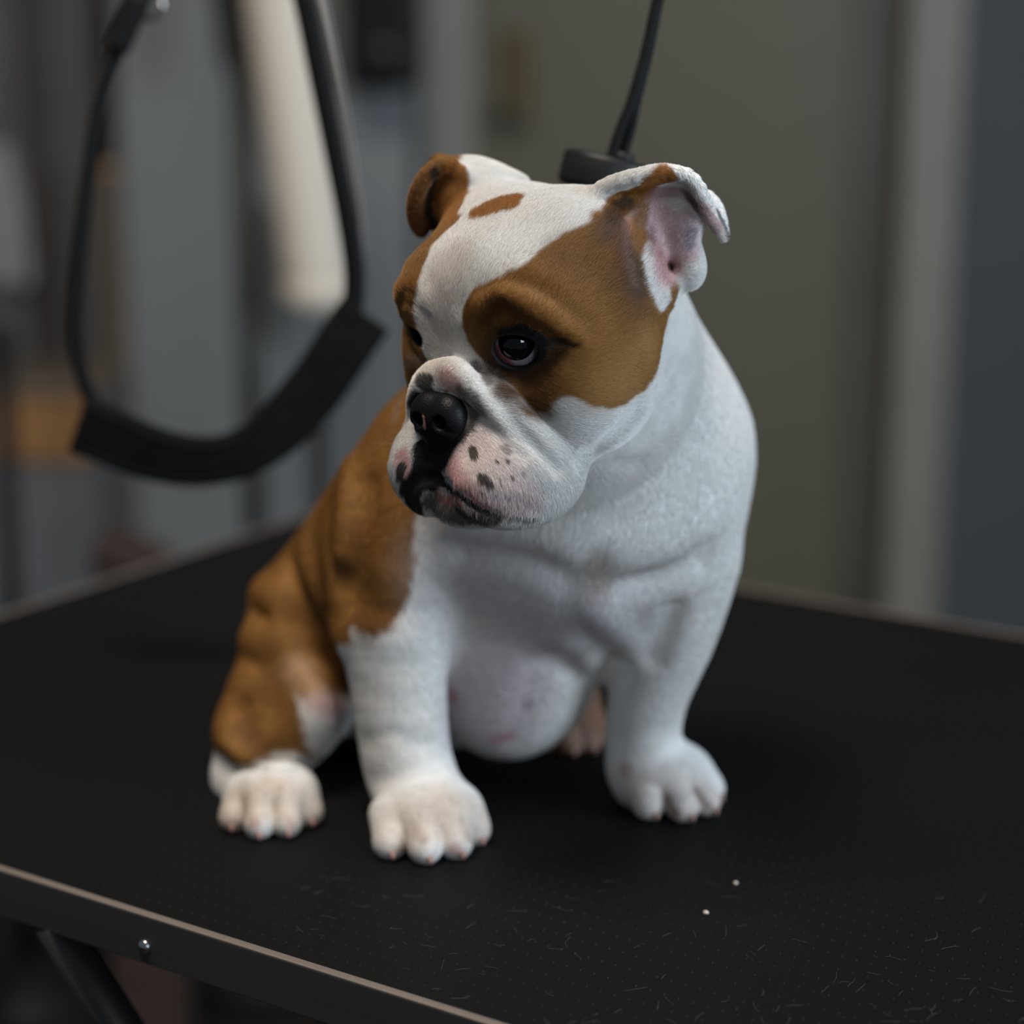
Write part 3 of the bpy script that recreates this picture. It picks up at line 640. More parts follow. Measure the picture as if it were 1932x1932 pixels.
# creases, folds and coat markings, with shade painted on chest, folds and toe grooves, in millimetres on the puppy itself
BAKED = json.loads('''{"sculpt":[[[[-14.8,-121.4,234.6],[-10.9,-132.1,229.6],[-8.4,-134.0,226.4],[-5.9,-135.1,223.0],[-3.1,-136.0,218.9],[-0.2,-136.0,214.5],[4.1,-135.3,209.5],[8.3,-134.3,204.4],[12.6,-133.8,199.3],[17.0,-132.3,194.1]],
-2.2,2.0],[[[-27.5,-110.8,234.6],[-38.7,-108.7,229.6],[-41.0,-106.6,226.4],[-42.5,-104.4,223.0],[-43.9,-101.7,218.9],[-44.4,-98.9,214.5],[-44.4,-94.6,209.5],[-44.3,-90.2,204.4],[-44.4,-85.9,199.3],[-43.7,-81.3,194.1]],
-2.2,2.0],[[[-24.9,-124.7,235.2],[-21.6,-129.0,232.5],[-18.3,-131.9,229.6],[-14.6,-134.0,225.0],[-10.9,-134.7,220.1],[-6.6,-134.8,215.1],[-2.3,-134.7,209.9],[2.5,-135.6,205.4],[7.3,-136.4,200.9],[11.0,-136.3,196.3],[14.8,-134.8,191.3]],
1.2,3.5],[[[-29.0,-121.2,235.2],[-33.8,-118.7,232.5],[-37.2,-116.0,229.6],[-39.9,-112.7,225.0],[-41.3,-109.2,220.1],[-42.2,-105.0,215.1],[-42.8,-100.8,209.9],[-44.5,-96.2,205.4],[-46.1,-91.6,200.9],[-46.7,-87.9,196.3],[-45.8,-83.9,191.3]],
1.2,3.5],[[[-18.4,-130.3,217.7],[-14.6,-132.0,215.4],[-10.9,-133.4,212.9],[-7.1,-135.1,209.8],[-3.4,-136.6,206.6],[0.3,-137.5,203.8],[4.0,-138.0,200.8]],
-1.3,1.8],[[[-35.6,-115.8,217.7],[-38.0,-112.4,215.4],[-40.0,-109.0,212.9],[-42.3,-105.6,209.8],[-44.4,-102.2,206.6],[-46.0,-98.7,203.8],[-47.2,-95.1,200.8]],
-1.3,1.8],[[[-37.1,-90.4,229.2],[-31.5,-119.7,233.8],[-27.0,-124.7,234.1],[-19.4,-130.5,231.5]],
0.8,3],[[[-36.1,-122.4,195.6],[-37.2,-122.4,190.7],[-37.3,-122.2,187.3]],
-1.3,1.4],[[[-35.1,-122.6,187.8],[-28.5,-124.1,187.1],[-21.0,-139.0,186.2],[-17.5,-141.2,183.7],[-14.1,-141.7,180.9],[-6.6,-140.4,176.8]],
-2.6,1.7],[[[-38.4,-122.0,187.3],[-43.3,-119.4,183.3],[-44.8,-113.6,176.2]],
-2.0,1.7],[[[-17.9,-124.5,252.4],[-14.4,-127.8,259.4],[-10.5,-130.5,262.3],[-6.5,-132.6,265.1],[-1.3,-135.8,264.1],[4.0,-137.4,262.9],[9.2,-137.5,259.5],[14.5,-136.2,255.9],[18.8,-134.7,252.5],[23.0,-133.4,249.1]],
1.9,3.0],[[[-30.0,-114.3,252.4],[-33.9,-111.5,259.4],[-37.2,-108.0,262.3],[-39.9,-104.5,265.1],[-44.0,-99.9,264.1],[-46.5,-95.0,262.9],[-47.5,-89.9,259.5],[-47.1,-84.5,255.9],[-46.4,-80.0,252.5],[-45.9,-75.6,249.1]],
0.95,3.0],[[[-13.0,-127.8,252.9],[-7.6,-132.2,256.6],[-2.8,-135.0,256.6],[1.9,-136.6,256.4],[6.6,-136.6,254.5],[11.4,-135.9,252.5],[15.8,-134.7,249.4],[20.3,-133.9,246.4]],
-1.3,1.6],[[[-34.1,-110.0,252.9],[-39.3,-105.5,256.6],[-42.9,-101.3,256.6],[-45.4,-97.0,256.4],[-46.2,-92.3,254.5],[-46.3,-87.5,252.5],[-45.9,-82.9,249.4],[-45.9,-78.4,246.4]],
-0.65,1.6],[[[-8.6,-131.9,260.4],[-3.8,-134.9,261.7],[-0.8,-136.3,259.3]],
-1.6,1.8],[[[-38.9,-106.5,260.4],[-42.7,-102.2,261.7],[-44.6,-99.6,259.3]],
-0.8,1.8],[[[-12.9,-128.0,265.8],[-7.1,-130.9,268.3],[-1.3,-132.7,270.6],[3.6,-135.4,268.9],[8.5,-136.4,266.9],[13.4,-136.1,264.8]],
-0.9,3],[[[-34.3,-110.0,265.8],[-38.2,-104.8,268.3],[-41.0,-99.4,270.6],[-44.5,-95.0,268.9],[-46.4,-90.4,266.9],[-46.9,-85.5,264.8]],
-0.45,3],[[[-5.6,-125.5,233.2],[-0.7,-126.8,232.7],[4.1,-127.8,232.3],[8.0,-130.3,234.4],[11.9,-132.1,236.5],[16.7,-133.6,241.5]],
-0.9,1.5],[[[-33.1,-102.4,233.2],[-35.3,-97.9,232.7],[-37.1,-93.3,232.3],[-40.2,-89.8,234.4],[-42.6,-86.3,236.5],[-45.0,-81.8,241.5]],
-0.9,1.5],[[[-4.5,-131.8,226.7],[1.4,-125.2,225.5],[7.3,-126.3,225.7],[12.0,-130.7,229.8],[16.8,-133.1,233.4]],
0.8,3],[[[-39.5,-102.4,226.7],[-34.1,-95.5,225.5],[-36.2,-89.8,225.7],[-41.4,-85.9,229.8],[-44.5,-81.7,233.4]],
0.8,3],[[[11.4,-134.2,246.5],[17.3,-134.2,246.5],[23.1,-133.4,244.2]],
-1.0,1.4],[[[-44.6,-87.2,246.5],[-45.6,-81.3,246.5],[-45.9,-75.5,244.2]],
-1.0,1.4],[[[27.0,-120.8,194.8],[33.7,-117.0,198.4],[37.9,-118.6,202.7],[42.2,-118.1,206.5],[46.0,-117.2,210.7],[49.9,-115.1,214.7]],
-2.5,3.5],[[[-27.6,-115.4,248.9],[-26.7,-118.5,255.8],[-25.9,-119.3,262.4],[-24.1,-119.5,268.2],[-22.3,-118.2,273.7],[-20.5,-115.3,279.0],[-18.1,-112.5,283.0],[-15.6,-108.1,286.8],[-13.2,-101.8,290.4]],
-1.3,6],[[[-13.0,-117.5,281.4],[-14.7,-120.9,276.9],[-16.5,-123.0,272.2],[-18.3,-123.9,267.3]],
0.8,4],[[[-20.5,-53.1,137.7],[-13.3,-55.7,138.1],[-6.2,-57.8,138.3],[0.9,-59.5,137.4],[8.0,-60.9,136.4],[12.8,-61.2,134.1],[17.5,-61.3,131.8],[22.3,-61.0,129.3],[25.9,-59.6,124.6],[29.5,-57.6,119.7]],
-3.6,6],[[[51.1,-55.5,121.1],[58.3,-53.9,122.3],[65.6,-52.0,123.5],[71.6,-51.0,126.1],[77.6,-49.5,128.6],[83.1,-47.8,132.4],[88.7,-44.9,136.0]],
-3.4,6],[[[-20.4,-54.6,146.0],[-14.4,-56.6,145.3],[-8.5,-58.3,144.5],[-2.6,-59.8,143.7],[3.3,-61.1,142.8],[9.2,-62.4,142.5],[15.1,-63.4,142.2],[20.9,-64.1,141.8],[26.8,-64.4,141.3],[32.5,-64.4,141.3],[38.1,-64.0,141.2],[43.8,-63.3,141.0],[49.5,-62.2,140.7],[55.3,-60.7,140.3],[61.8,-58.8,141.9],[68.5,-56.6,143.4],[75.2,-54.0,144.9],[82.0,-50.7,146.2]],
1.8,8],[[[58.3,-53.9,122.3],[65.6,-51.8,123.0],[72.9,-49.5,123.6],[79.6,-47.7,126.2],[86.5,-44.3,128.4]],
-4,5],[[[66.5,-30.3,80.8],[68.8,-31.9,87.2],[71.0,-33.6,93.5],[72.6,-36.0,100.0],[74.0,-39.4,106.8]],
-3,4.5],[[[37.4,-63.6,138.6],[38.2,-61.8,132.0],[38.9,-59.4,125.2],[38.5,-57.1,119.5],[38.1,-54.1,113.7]],
-2,6],[[[32.9,-79.8,183.3],[37.5,-79.3,184.4],[42.1,-78.1,185.3],[48.1,-73.9,183.7],[54.1,-69.7,182.2]],
-1.8,3.5],[[[63.8,-97.2,241.5],[63.3,-98.0,235.0],[63.0,-96.6,228.0],[61.9,-97.6,223.0],[62.3,-77.9,213.9],[61.3,-76.8,208.3]],
-1.5,6],[[[50.2,-63.5,150.8],[55.7,-62.4,153.7],[61.3,-60.8,156.5],[66.9,-58.7,159.2],[70.8,-57.2,163.7],[74.8,-55.3,168.1],[78.8,-52.9,172.4],[81.2,-51.3,178.1],[83.7,-49.2,183.6]],
-1.0,8],[[[-26.7,-29.4,89.6],[-19.2,-23.6,85.6],[-11.4,-25.7,84.0],[-4.8,-27.4,83.4],[1.8,-28.4,82.6],[8.4,-28.7,81.6],[13.8,-28.6,81.3],[19.2,-28.1,80.9],[24.6,-26.7,80.2]],
-1.4,8],[[[33.2,-56.1,116.8],[38.8,-51.7,109.8],[44.6,-45.0,102.1],[49.4,-35.1,94.0],[54.5,-24.0,85.3]],
4,6],[[[41.9,-0.4,65.7],[34.7,-20.6,77.7],[28.1,-33.0,88.2]],
4,7],[[[23.4,-25.5,78.0],[27.9,-20.1,71.6],[32.6,-12.8,64.6]],
-2.5,5],[[[13.4,-25.8,74.2],[11.0,-24.6,66.8],[8.5,-23.9,59.5],[6.0,-23.1,52.2],[3.5,-20.9,43.4],[1.0,-15.8,33.5]],
-1.0,5],[[[-77.8,1.9,164.8],[-77.4,-10.1,160.8],[-77.3,-17.3,155.7],[-77.4,-22.3,150.2],[-77.7,-25.9,144.4],[-78.0,-28.3,138.3],[-78.4,-29.8,131.9]],
3.2,5],[[[-67.1,-26.8,161.4],[-67.4,-30.6,155.6],[-67.7,-33.7,149.7],[-68.0,-36.0,143.6],[-69.1,-37.1,138.1],[-70.2,-37.7,132.4],[-71.3,-38.7,126.8],[-73.4,-38.9,121.2],[-75.6,-38.7,115.5]],
-3.6,5.5],[[[-87.0,2.0,146.8],[-86.8,-5.8,142.7],[-86.9,-10.0,137.8],[-87.3,-12.0,132.3],[-86.2,-16.4,127.5],[-85.1,-20.8,122.7],[-84.0,-25.4,118.0]],
-2.0,5.5],[[[-102.2,27.1,117.9],[-99.1,17.7,113.1],[-96.3,11.4,107.6],[-93.9,7.4,103.4],[-91.6,4.6,98.9],[-89.5,3.1,94.0],[-86.3,2.1,87.7],[-80.3,-32.0,91.7]],
3.6,6],[[[-110.6,37.8,108.3],[-107.6,27.0,103.1],[-105.2,20.4,96.9],[-101.6,15.4,91.0],[-98.2,12.2,84.6]],
-3.2,5],[[[-76.9,-36.8,117.4],[-73.8,-41.0,112.3]],
-4,6],[[[-64.2,-41.8,130.2],[-59.3,-44.0,128.3],[-54.4,-45.3,126.1],[-46.0,-45.8,125.0]],
1.2,7],[[[-66.7,-45.1,113.5],[-59.4,-47.4,109.2]],
-1.5,7],[[[-129.0,57.9,90.2],[-119.6,31.9,90.8]],
3.4,6],[[[-127.7,36.3,81.3],[-122.0,27.6,81.2]],
-2.6,5],[[[-133.2,36.8,70.1],[-124.2,21.8,70.7]],
3.0,6],[[[-135.7,31.3,60.8],[-126.5,16.7,61.4]],
-1.8,5],[[[-138.0,22.4,49.9],[-128.7,10.9,51.1]],
1.8,7],[[[-106.4,16.4,81.9],[-101.7,12.8,76.3],[-97.1,10.5,70.3],[-91.9,8.6,64.8],[-86.8,7.7,59.0],[-80.6,10.2,51.3]],
-3.8,5.5],[[[-113.2,17.6,76.1],[-110.4,14.3,71.8],[-107.6,11.5,67.2],[-104.8,8.1,62.9],[-100.5,3.5,59.0],[-96.4,-0.8,55.1]],
3,8],[[[-131.9,3.2,41.5],[-130.5,-1.9,37.9],[-129.1,-6.4,34.1],[-122.8,-11.4,27.8],[-115.4,-10.1,23.2]],
-4.4,5],[[[-139.3,-2.7,28.7],[-134.8,-7.9,26.5],[-130.7,-10.6,23.4],[-123.6,-12.1,21.6],[-114.4,-30.0,26.0],[-108.3,-28.1,25.7],[-105.1,-0.6,15.5]],
2.0,5],[[[-140.8,-1.5,20.8],[-135.2,-6.8,18.7],[-127.0,-11.2,18.0],[-116.2,-36.0,25.1],[-108.7,-36.3,25.0],[-101.5,-33.6,23.7]],
-2.5,3],[[[-68.0,-43.9,43.9],[-61.4,-49.1,47.8],[-55.2,-50.9,50.4],[-47.9,-51.2,47.9],[-40.7,-49.0,44.5]],
-1.0,4],[[[-64.9,-46.9,70.9],[-59.9,-49.0,67.8],[-55.0,-50.1,64.3],[-50.2,-50.0,64.3],[-45.4,-48.8,63.8]],
-0.9,7],[[[-65.6,-46.4,26.6],[-57.8,-53.7,28.7],[-50.2,-57.3,29.5],[-42.9,-57.1,30.7],[-35.7,-54.4,31.0]],
-0.8,4],[[[-67.1,-46.1,88.5],[-63.4,-47.7,85.9],[-59.7,-48.7,83.0],[-54.8,-49.3,82.6],[-50.0,-49.0,81.8]],
-1.0,6],[[[50.5,-16.7,33.9],[57.1,-21.5,37.6],[63.9,-23.1,40.2],[70.3,-22.0,39.8],[77.0,-17.3,38.1]],
-0.8,5]],
"hpoly":[["left",[[99.5,56.3],[70.5,58.2],[48.7,51.1],[39.0,46.3],[28.9,42.6],[18.0,41.1],[12.4,37.2],[8.3,31.1],[7.7,25.0],[7.7,18.7],[12.4,12.0],[19.0,5.5],[25.4,-0.6],[30.8,-4.7],[35.0,-10.0],[37.6,-13.8],[44.2,-19.1],[49.4,-14.7],[53.6,-7.8],[56.7,-6.7],[61.8,-10.0],[67.7,-13.7],[75.6,-15.8],[84.4,-15.8],[94.2,-13.3],[108,-6],[124,12],[124,38],[104,52]],
"BR"],["right",[[-54.4,68.4],[-45.6,64.3],[-43.1,59.1],[-37.0,53.9],[-28.5,48.4],[-25.4,41.8],[-23.2,35.5],[-27,28],[-29,14],[-31,3],[-35,-9],[-60,-24],[-95,-25],[-115,15],[-90,60],[-70,62]],
"BR"]],
"bpoly":[["brown",[[-43.3,146.1],[-43.5,131.5],[-45.8,117.9],[-51.7,105.4],[-59.5,98.5],[-67.0,97.0],[-72.5,99.9]]],
["knee",[[-103.7,53.2],[-92.4,55.6],[-82.7,46.7],[-81.1,36.9],[-88.1,27.3],[-96.7,19.0],[-98.5,26.1],[-100.0,38.2]]],
["foot",[[-147.5,19.8],[-140.1,19.1],[-131.4,17.2],[-116.6,24.9],[-103.2,24.8],[-99.4,21.0]]]],
"paint":[[[[-14.9,-92.7,292.0],[-12.7,-93.6,292.8],[-10.5,-94.4,293.5],[-8.3,-95.2,294.3],[-6.3,-96.2,294.7],[-4.3,-97.1,295.2],[-2.4,-97.8,295.6]],
4.2,1.2,[0.29,0.12,0.028],1],[[[-10.5,-92.2,294.6],[-8.3,-92.1,295.7],[-6.1,-91.7,296.7],[-3.7,-92.4,297.3],[-1.3,-92.9,297.9]],
4.4,1.2,[0.29,0.12,0.028],1],[[[35.1,-111.2,290.3],[37.0,-110.4,290.2],[38.8,-109.6,290.2],[40.6,-108.6,290.0],[41.1,-109.9,288.3],[41.6,-111.0,286.6],[42.1,-111.9,284.8],[42.7,-112.7,283.0],[42.9,-113.5,281.2],[43.2,-114.3,279.3],[43.5,-114.9,277.5],[43.8,-115.6,275.6],[44.1,-116.1,273.8],[45.1,-116.2,271.9],[46.1,-116.2,269.9],[47.1,-116.1,268.0],[48.2,-116.0,266.0],[49.2,-115.7,264.1]],
4.5,3,[0.29,0.12,0.028],1],[[[39.6,-105.6,293.4],[41.4,-103.1,294.4],[43.1,-100.2,295.3],[44.9,-97.7,296.3],[46.6,-95.8,297.3],[48.6,-94.1,298.5],[50.5,-93.1,299.8],[52.4,-92.8,301.1],[54.3,-93.4,302.5]],
3.2,2.5,[0.29,0.12,0.028],1],[[[32.8,-130.9,226.6],[35.0,-129.9,227.1],[37.2,-128.8,227.6],[39.4,-127.4,228.1],[41.6,-125.9,228.5],[43.8,-124.3,228.9],[46.1,-122.4,229.3],[47.2,-121.5,231.2],[48.4,-120.4,233.0],[49.6,-119.3,234.8],[50.8,-118.1,236.6],[52.0,-116.8,238.4],[53.2,-115.5,240.1]],
4,11,[0.42,0.22,0.075],0.55],[[[-14.0,-129.8,261.8],[-12.2,-130.8,262.9],[-10.5,-131.7,263.9],[-8.8,-132.6,265.0],[-7.1,-133.4,266.0],[-5.5,-133.7,267.0],[-3.4,-135.5,266.4],[-1.3,-136.8,265.7],[0.8,-137.8,265.0],[2.9,-138.4,264.3],[5.0,-138.8,263.5],[7.1,-138.9,262.7],[8.8,-138.9,261.5],[10.4,-138.8,260.3],[12.1,-138.5,259.0],[13.7,-138.2,257.8],[15.4,-137.7,256.5],[17.0,-137.2,255.2],[18.7,-136.7,253.9]],
2,4.5,[0.42,0.22,0.075],0.7],[[[19.9,-125.1,278.1],[22.0,-124.5,277.7],[24.2,-123.9,277.2],[26.3,-123.1,276.8],[28.5,-122.3,276.4],[30.6,-121.6,275.9],[32.8,-120.9,275.5],[34.3,-120.9,274.0],[35.9,-120.8,272.6],[37.4,-120.7,271.2],[39.0,-120.5,269.7],[40.6,-120.2,268.3],[42.1,-119.8,266.8],[43.7,-119.3,265.3],[45.3,-118.7,263.8],[46.9,-118.0,262.2]],
4,13,[0.085,0.035,0.013],0.5],[[[37.2,-112.8,287.3],[39.1,-111.4,287.9],[40.9,-109.9,288.4],[42.8,-108.2,288.9],[43.5,-109.5,286.9],[44.2,-110.5,284.9],[44.9,-111.3,282.8],[45.6,-111.9,280.8],[46.3,-112.5,278.7],[47.0,-112.9,276.6],[47.4,-113.5,274.5],[47.9,-114.0,272.4],[48.3,-114.4,270.3],[48.7,-114.8,268.2],[49.2,-115.1,266.1]],
3,9,[0.05,0.045,0.042],0.7],[[[-10.2,-128.7,254.2],[-9.2,-129.8,255.8],[-8.2,-130.9,257.5],[-7.2,-131.8,259.1],[-5.1,-133.3,260.2],[-2.9,-134.8,261.2],[-0.8,-135.4,259.8],[1.3,-136.0,258.4]],
1.5,5,[0.085,0.035,0.013],0.7],[[[-3.4,-132.8,251.2],[-1.5,-133.8,251.9],[0.3,-134.7,252.5],[2.2,-135.3,253.2],[4.0,-135.5,253.7],[5.9,-135.4,252.6],[7.9,-135.2,251.5],[9.9,-135.0,250.4],[11.8,-134.4,249.3],[13.5,-133.7,248.0],[15.1,-133.2,246.8],[16.7,-133.1,245.7]],
1.5,5,[0.085,0.035,0.013],0.8],[[[-6.1,-109.3,241.3],[-5.8,-109.8,239.4],[-5.5,-110.8,237.6],[-5.1,-124.7,238.0],[-4.8,-127.0,236.5],[-4.5,-125.2,234.2],[-2.4,-125.6,233.6],[-0.2,-125.9,232.9],[1.9,-126.2,232.3],[4.1,-126.6,231.6],[6.0,-127.8,232.8],[8.0,-129.2,234.0],[10.0,-130.3,235.2],[11.9,-131.2,236.3],[13.2,-131.9,238.6],[14.4,-132.6,240.9],[15.7,-133.2,243.1]],
2.2,5,[0.05,0.024,0.014],0.9],[[[-6.6,-130.0,246.9],[-7.5,-128.8,244.7],[-8.5,-127.8,242.5],[-9.4,-126.3,240.2],[-9.3,-125.4,238.1],[-9.1,-124.5,235.9],[-9.0,-123.8,233.8],[-8.8,-123.7,231.8],[-7.5,-124.7,230.3],[-6.1,-128.7,229.4],[-4.7,-131.0,228.2],[-3.4,-132.1,226.8]],
2,5,[0.06,0.028,0.014],0.8],[[[-4.5,-132.5,226.9],[-2.8,-132.8,225.5],[-1.1,-132.7,224.0],[0.6,-132.5,222.6],[2.3,-132.2,221.1],[4.1,-131.9,219.6],[5.9,-129.0,218.9],[7.8,-126.2,218.2],[9.7,-126.8,218.3],[11.6,-127.9,218.4]],
1.5,6,[0.085,0.035,0.013],0.75],[[[-6.1,-109.7,240.1],[-5.2,-108.5,241.8],[-4.4,-107.9,243.6],[-3.4,-132.2,249.4],[-1.5,-133.1,249.9],[0.3,-133.9,250.5],[2.2,-134.6,251.0],[4.0,-135.2,251.5],[5.7,-135.0,250.4],[7.5,-134.8,249.3],[9.2,-134.3,248.2],[11.0,-133.3,247.0],[11.0,-133.2,244.8],[11.0,-133.2,242.7],[11.0,-132.7,240.5],[9.1,-124.0,237.6],[7.1,-124.3,236.3],[5.1,-126.1,235.2],[3.3,-125.1,235.1],[1.4,-125.0,235.0],[-0.5,-125.6,235.1],[-2.4,-126.7,235.3],[-3.6,-125.6,236.5],[-4.8,-124.6,237.7],[-6.0,-124.7,239.1],[-6.1,-110.8,238.5],[-6.1,-109.7,240.1]],
1.9,1.4,[0.012,0.012,0.014],1],[[[11.8,-133.3,247.0],[13.7,-133.2,246.8],[15.5,-133.1,246.7],[17.3,-132.9,246.5],[19.0,-132.7,245.9],[20.7,-132.7,245.3],[22.4,-132.9,244.8]],
0.8,1.8,[0.012,0.012,0.014],0.8],[[[-48.3,-90.2,258.3]],
2,5,[0.42,0.22,0.075],0.5],[[[-31.8,-108.6,243.4],[-31.5,-109.5,245.7],[-31.1,-110.5,248.1],[-30.8,-112.2,250.5],[-30.4,-113.9,253.0],[-30.1,-114.7,255.3],[-29.8,-115.0,257.5],[-29.5,-115.0,259.6],[-29.3,-115.0,261.8],[-28.6,-115.1,264.0],[-28.0,-115.2,266.1],[-27.4,-115.0,268.3],[-26.7,-114.7,270.4],[-26.1,-114.0,272.5],[-25.5,-113.1,274.5],[-24.9,-111.9,276.5]],
5,9,[0.66,0.58,0.54],0.5],[[[-36.0,-115.2,233.5],[-33.6,-119.9,234.3],[-31.4,-122.5,234.8],[-29.1,-124.8,235.2],[-26.9,-126.4,235.5]],
3,6,[0.7,0.62,0.54],0.6],[[[-27.4,-127.9,230.3],[-25.8,-129.2,229.1],[-24.2,-130.1,227.9],[-22.6,-130.9,226.6],[-23.8,-128.7,224.0],[-24.9,-126.6,221.4]],
2.5,3.5,[0.6,0.42,0.4],0.8],[[[-24.9,-131.3,197.6],[-24.3,-132.7,195.6],[-23.7,-134.3,193.6],[-23.1,-135.9,191.6],[-21.6,-138.3,190.8],[-20.2,-139.8,189.8],[-18.7,-141.0,188.7],[-17.3,-141.8,187.5],[-15.8,-141.7,185.6],[-14.4,-141.2,183.7],[-13.0,-140.5,181.7]],
3,7,[0.6,0.3,0.31],0.85],[[[-16.2,-135.3,206.8],[-14.8,-136.7,205.3],[-13.3,-138.2,203.8],[-11.9,-139.6,202.3],[-10.5,-140.8,200.7],[-9.1,-141.8,199.1],[-7.6,-142.6,197.5],[-6.2,-143.1,195.8],[-4.8,-143.4,194.0],[-3.4,-143.5,192.3],[-2.0,-143.4,190.4],[-0.6,-143.1,188.5],[0.9,-142.6,186.6]],
6,10,[0.66,0.52,0.49],0.7],[[[-45.0,-117.5,196.3],[-44.2,-119.0,194.4],[-43.5,-120.0,192.4],[-42.8,-120.6,190.3]],
2.5,3,[0.55,0.3,0.31],0.8],[[[-5.5,-143.0,182.3],[-3.4,-142.7,182.2],[-1.3,-142.3,182.1],[0.9,-141.7,182.0],[3.0,-140.9,181.8],[5.1,-140.0,181.6],[7.3,-138.9,181.3]],
3,6,[0.62,0.47,0.47],0.6],[[[-42.2,-107.0,215.4],[-40.8,-109.8,217.4],[-39.3,-112.4,219.4],[-37.9,-114.9,221.3],[-35.7,-116.2,221.4],[-33.6,-118.1,221.6],[-31.4,-121.0,222.0],[-29.3,-123.7,222.4],[-27.5,-124.9,221.1],[-25.8,-126.2,219.9],[-24.0,-127.6,218.7],[-22.3,-128.9,217.5],[-21.6,-129.9,215.5],[-20.8,-130.9,213.5],[-20.1,-131.8,211.5]],
1.6,1.3,[0.012,0.012,0.014],1],[[[-36.1,-121.9,199.5],[-36.1,-121.7,197.6],[-36.1,-121.2,195.6],[-36.1,-121.4,193.8],[-36.4,-121.3,191.6],[-36.7,-120.3,189.1],[-36.9,-120.1,186.8]],
4.6,1,[0.012,0.012,0.014],1],[[[-20.1,-131.4,212.5],[-21.6,-131.3,210.5],[-23.2,-131.0,208.5],[-24.3,-130.5,206.7],[-25.5,-129.9,204.8],[-26.7,-128.9,202.8],[-27.8,-127.7,200.3],[-28.8,-126.4,197.8],[-29.9,-125.2,195.4]],
3.6,1.0,[0.012,0.012,0.014],1],[[[-18.4,-131.5,213.6],[-19.7,-131.9,211.5],[-21.0,-132.0,209.4]],
2.2,2.0,[0.05,0.045,0.042],0.9],[[[-31.7,-123.8,192.1],[-31.1,-123.0,190.3],[-30.5,-121.8,188.3],[-31.8,-121.0,186.5],[-32.9,-121.6,184.9]],
2.6,0.8,[0.012,0.012,0.014],1],[[[-35.2,-120.1,186.6],[-33.0,-121.1,186.5],[-30.8,-121.4,186.2],[-28.6,-121.8,185.9],[-26.7,-123.0,184.9],[-24.9,-126.0,184.4],[-22.9,-132.5,184.7],[-21.0,-136.4,184.4],[-19.1,-138.4,183.4],[-17.2,-139.1,182.1],[-15.4,-139.4,180.7],[-13.5,-139.5,179.2],[-11.6,-139.4,178.3],[-9.8,-139.0,177.3],[-7.9,-138.5,176.3],[-6.0,-138.3,175.4]],
1.4,0.8,[0.022,0.02,0.021],1],[[[-33.1,-119.5,177.7],[-31.2,-120.2,176.6],[-29.2,-122.6,175.9],[-27.2,-124.6,175.0],[-25.3,-125.7,174.0],[-23.1,-126.5,173.6],[-20.9,-127.2,173.1],[-18.7,-128.2,172.8],[-16.4,-132.5,173.2],[-14.2,-134.8,173.2]],
4.0,1.6,[0.085,0.078,0.072],0.9],[[[-26.4,-124.2,178.1],[-24.6,-125.7,177.5],[-22.8,-127.2,176.9],[-21.0,-129.8,176.6],[-19.2,-134.6,176.8],[-17.4,-136.0,176.2],[-15.3,-137.4,175.7],[-13.1,-137.8,175.1],[-11.0,-137.8,174.3],[-8.8,-137.3,173.4]],
2.6,1.4,[0.085,0.078,0.072],0.85],[[[-30.1,-121.4,181.9],[-28.4,-121.8,181.3],[-26.6,-123.0,180.9],[-24.8,-124.8,180.5],[-22.9,-132.6,181.1],[-21.1,-136.0,180.6]],
1.4,1.2,[0.27,0.11,0.1],0.9],[[[-40.7,-119.4,185.1],[-41.3,-119.0,183.0],[-42.0,-118.0,180.9],[-42.7,-116.1,178.4],[-42.0,-116.7,175.9],[-41.5,-113.9,172.4]],
5.2,0.9,[0.022,0.02,0.021],1],[[[-45.0,-119.0,192.2],[-45.6,-118.8,190.1],[-46.2,-118.2,188.0]],
2.2,0.8,[0.06,0.055,0.05],1],[[[-36.8,-118.9,227.2],[-33.6,-121.8,227.7],[-33.9,-121.0,225.8],[-34.2,-119.5,223.8]],
2.4,1.6,[0.075,0.068,0.06],0.95],[[[-26.4,-126.5,223.3]],
1.2,1.0,[0.14,0.08,0.07],0.9],[[[-21.0,-128.4,219.6],[-19.4,-128.8,218.5],[-17.9,-129.3,217.6],[-16.3,-130.1,216.6],[-17.1,-131.2,214.4],[-18.0,-132.3,212.3]],
2.2,2.6,[0.09,0.08,0.075],0.9],[[[-20.9,-132.1,226.1],[-19.3,-133.0,225.3],[-17.7,-133.7,224.4],[-16.2,-134.4,223.5],[-15.1,-134.4,221.9],[-14.0,-134.3,220.2],[-13.0,-133.8,218.4]],
1.4,2.5,[0.11,0.1,0.09],0.7],[[[-15.3,-118.7,234.6],[-14.2,-119.6,232.9],[-13.1,-122.3,231.5],[-11.7,-127.3,230.6],[-10.2,-130.0,229.2]],
1.1,2.2,[0.1,0.08,0.065],0.8],[[[-48.9,-1.4,201.0],[-50.2,-3.6,199.4],[-51.4,-5.4,197.6],[-52.7,-6.8,195.8],[-52.8,-9.9,194.3],[-53.1,-12.5,192.8],[-53.3,-14.7,191.1]],
1,3,[0.25,0.21,0.18],0.6],[[[-45.7,-75.6,225.4],[-42.9,-84.7,228.2],[-40.9,-88.1,229.4],[-38.9,-90.8,230.4],[-36.9,-92.7,231.4]],
1,3.5,[0.25,0.2,0.16],0.5],[[[-16.4,-136.9,203.7],[-15.5,-138.8,201.4]],
1.5,0.8,[0.06,0.045,0.035],0.95],[[[-12.9,-143.2,194.2],[-10.8,-143.8,193.2],[-9.3,-144.0,192.2]],
1.2,0.8,[0.04,0.03,0.028],0.95],[[[-6.8,-141.5,199.6]],
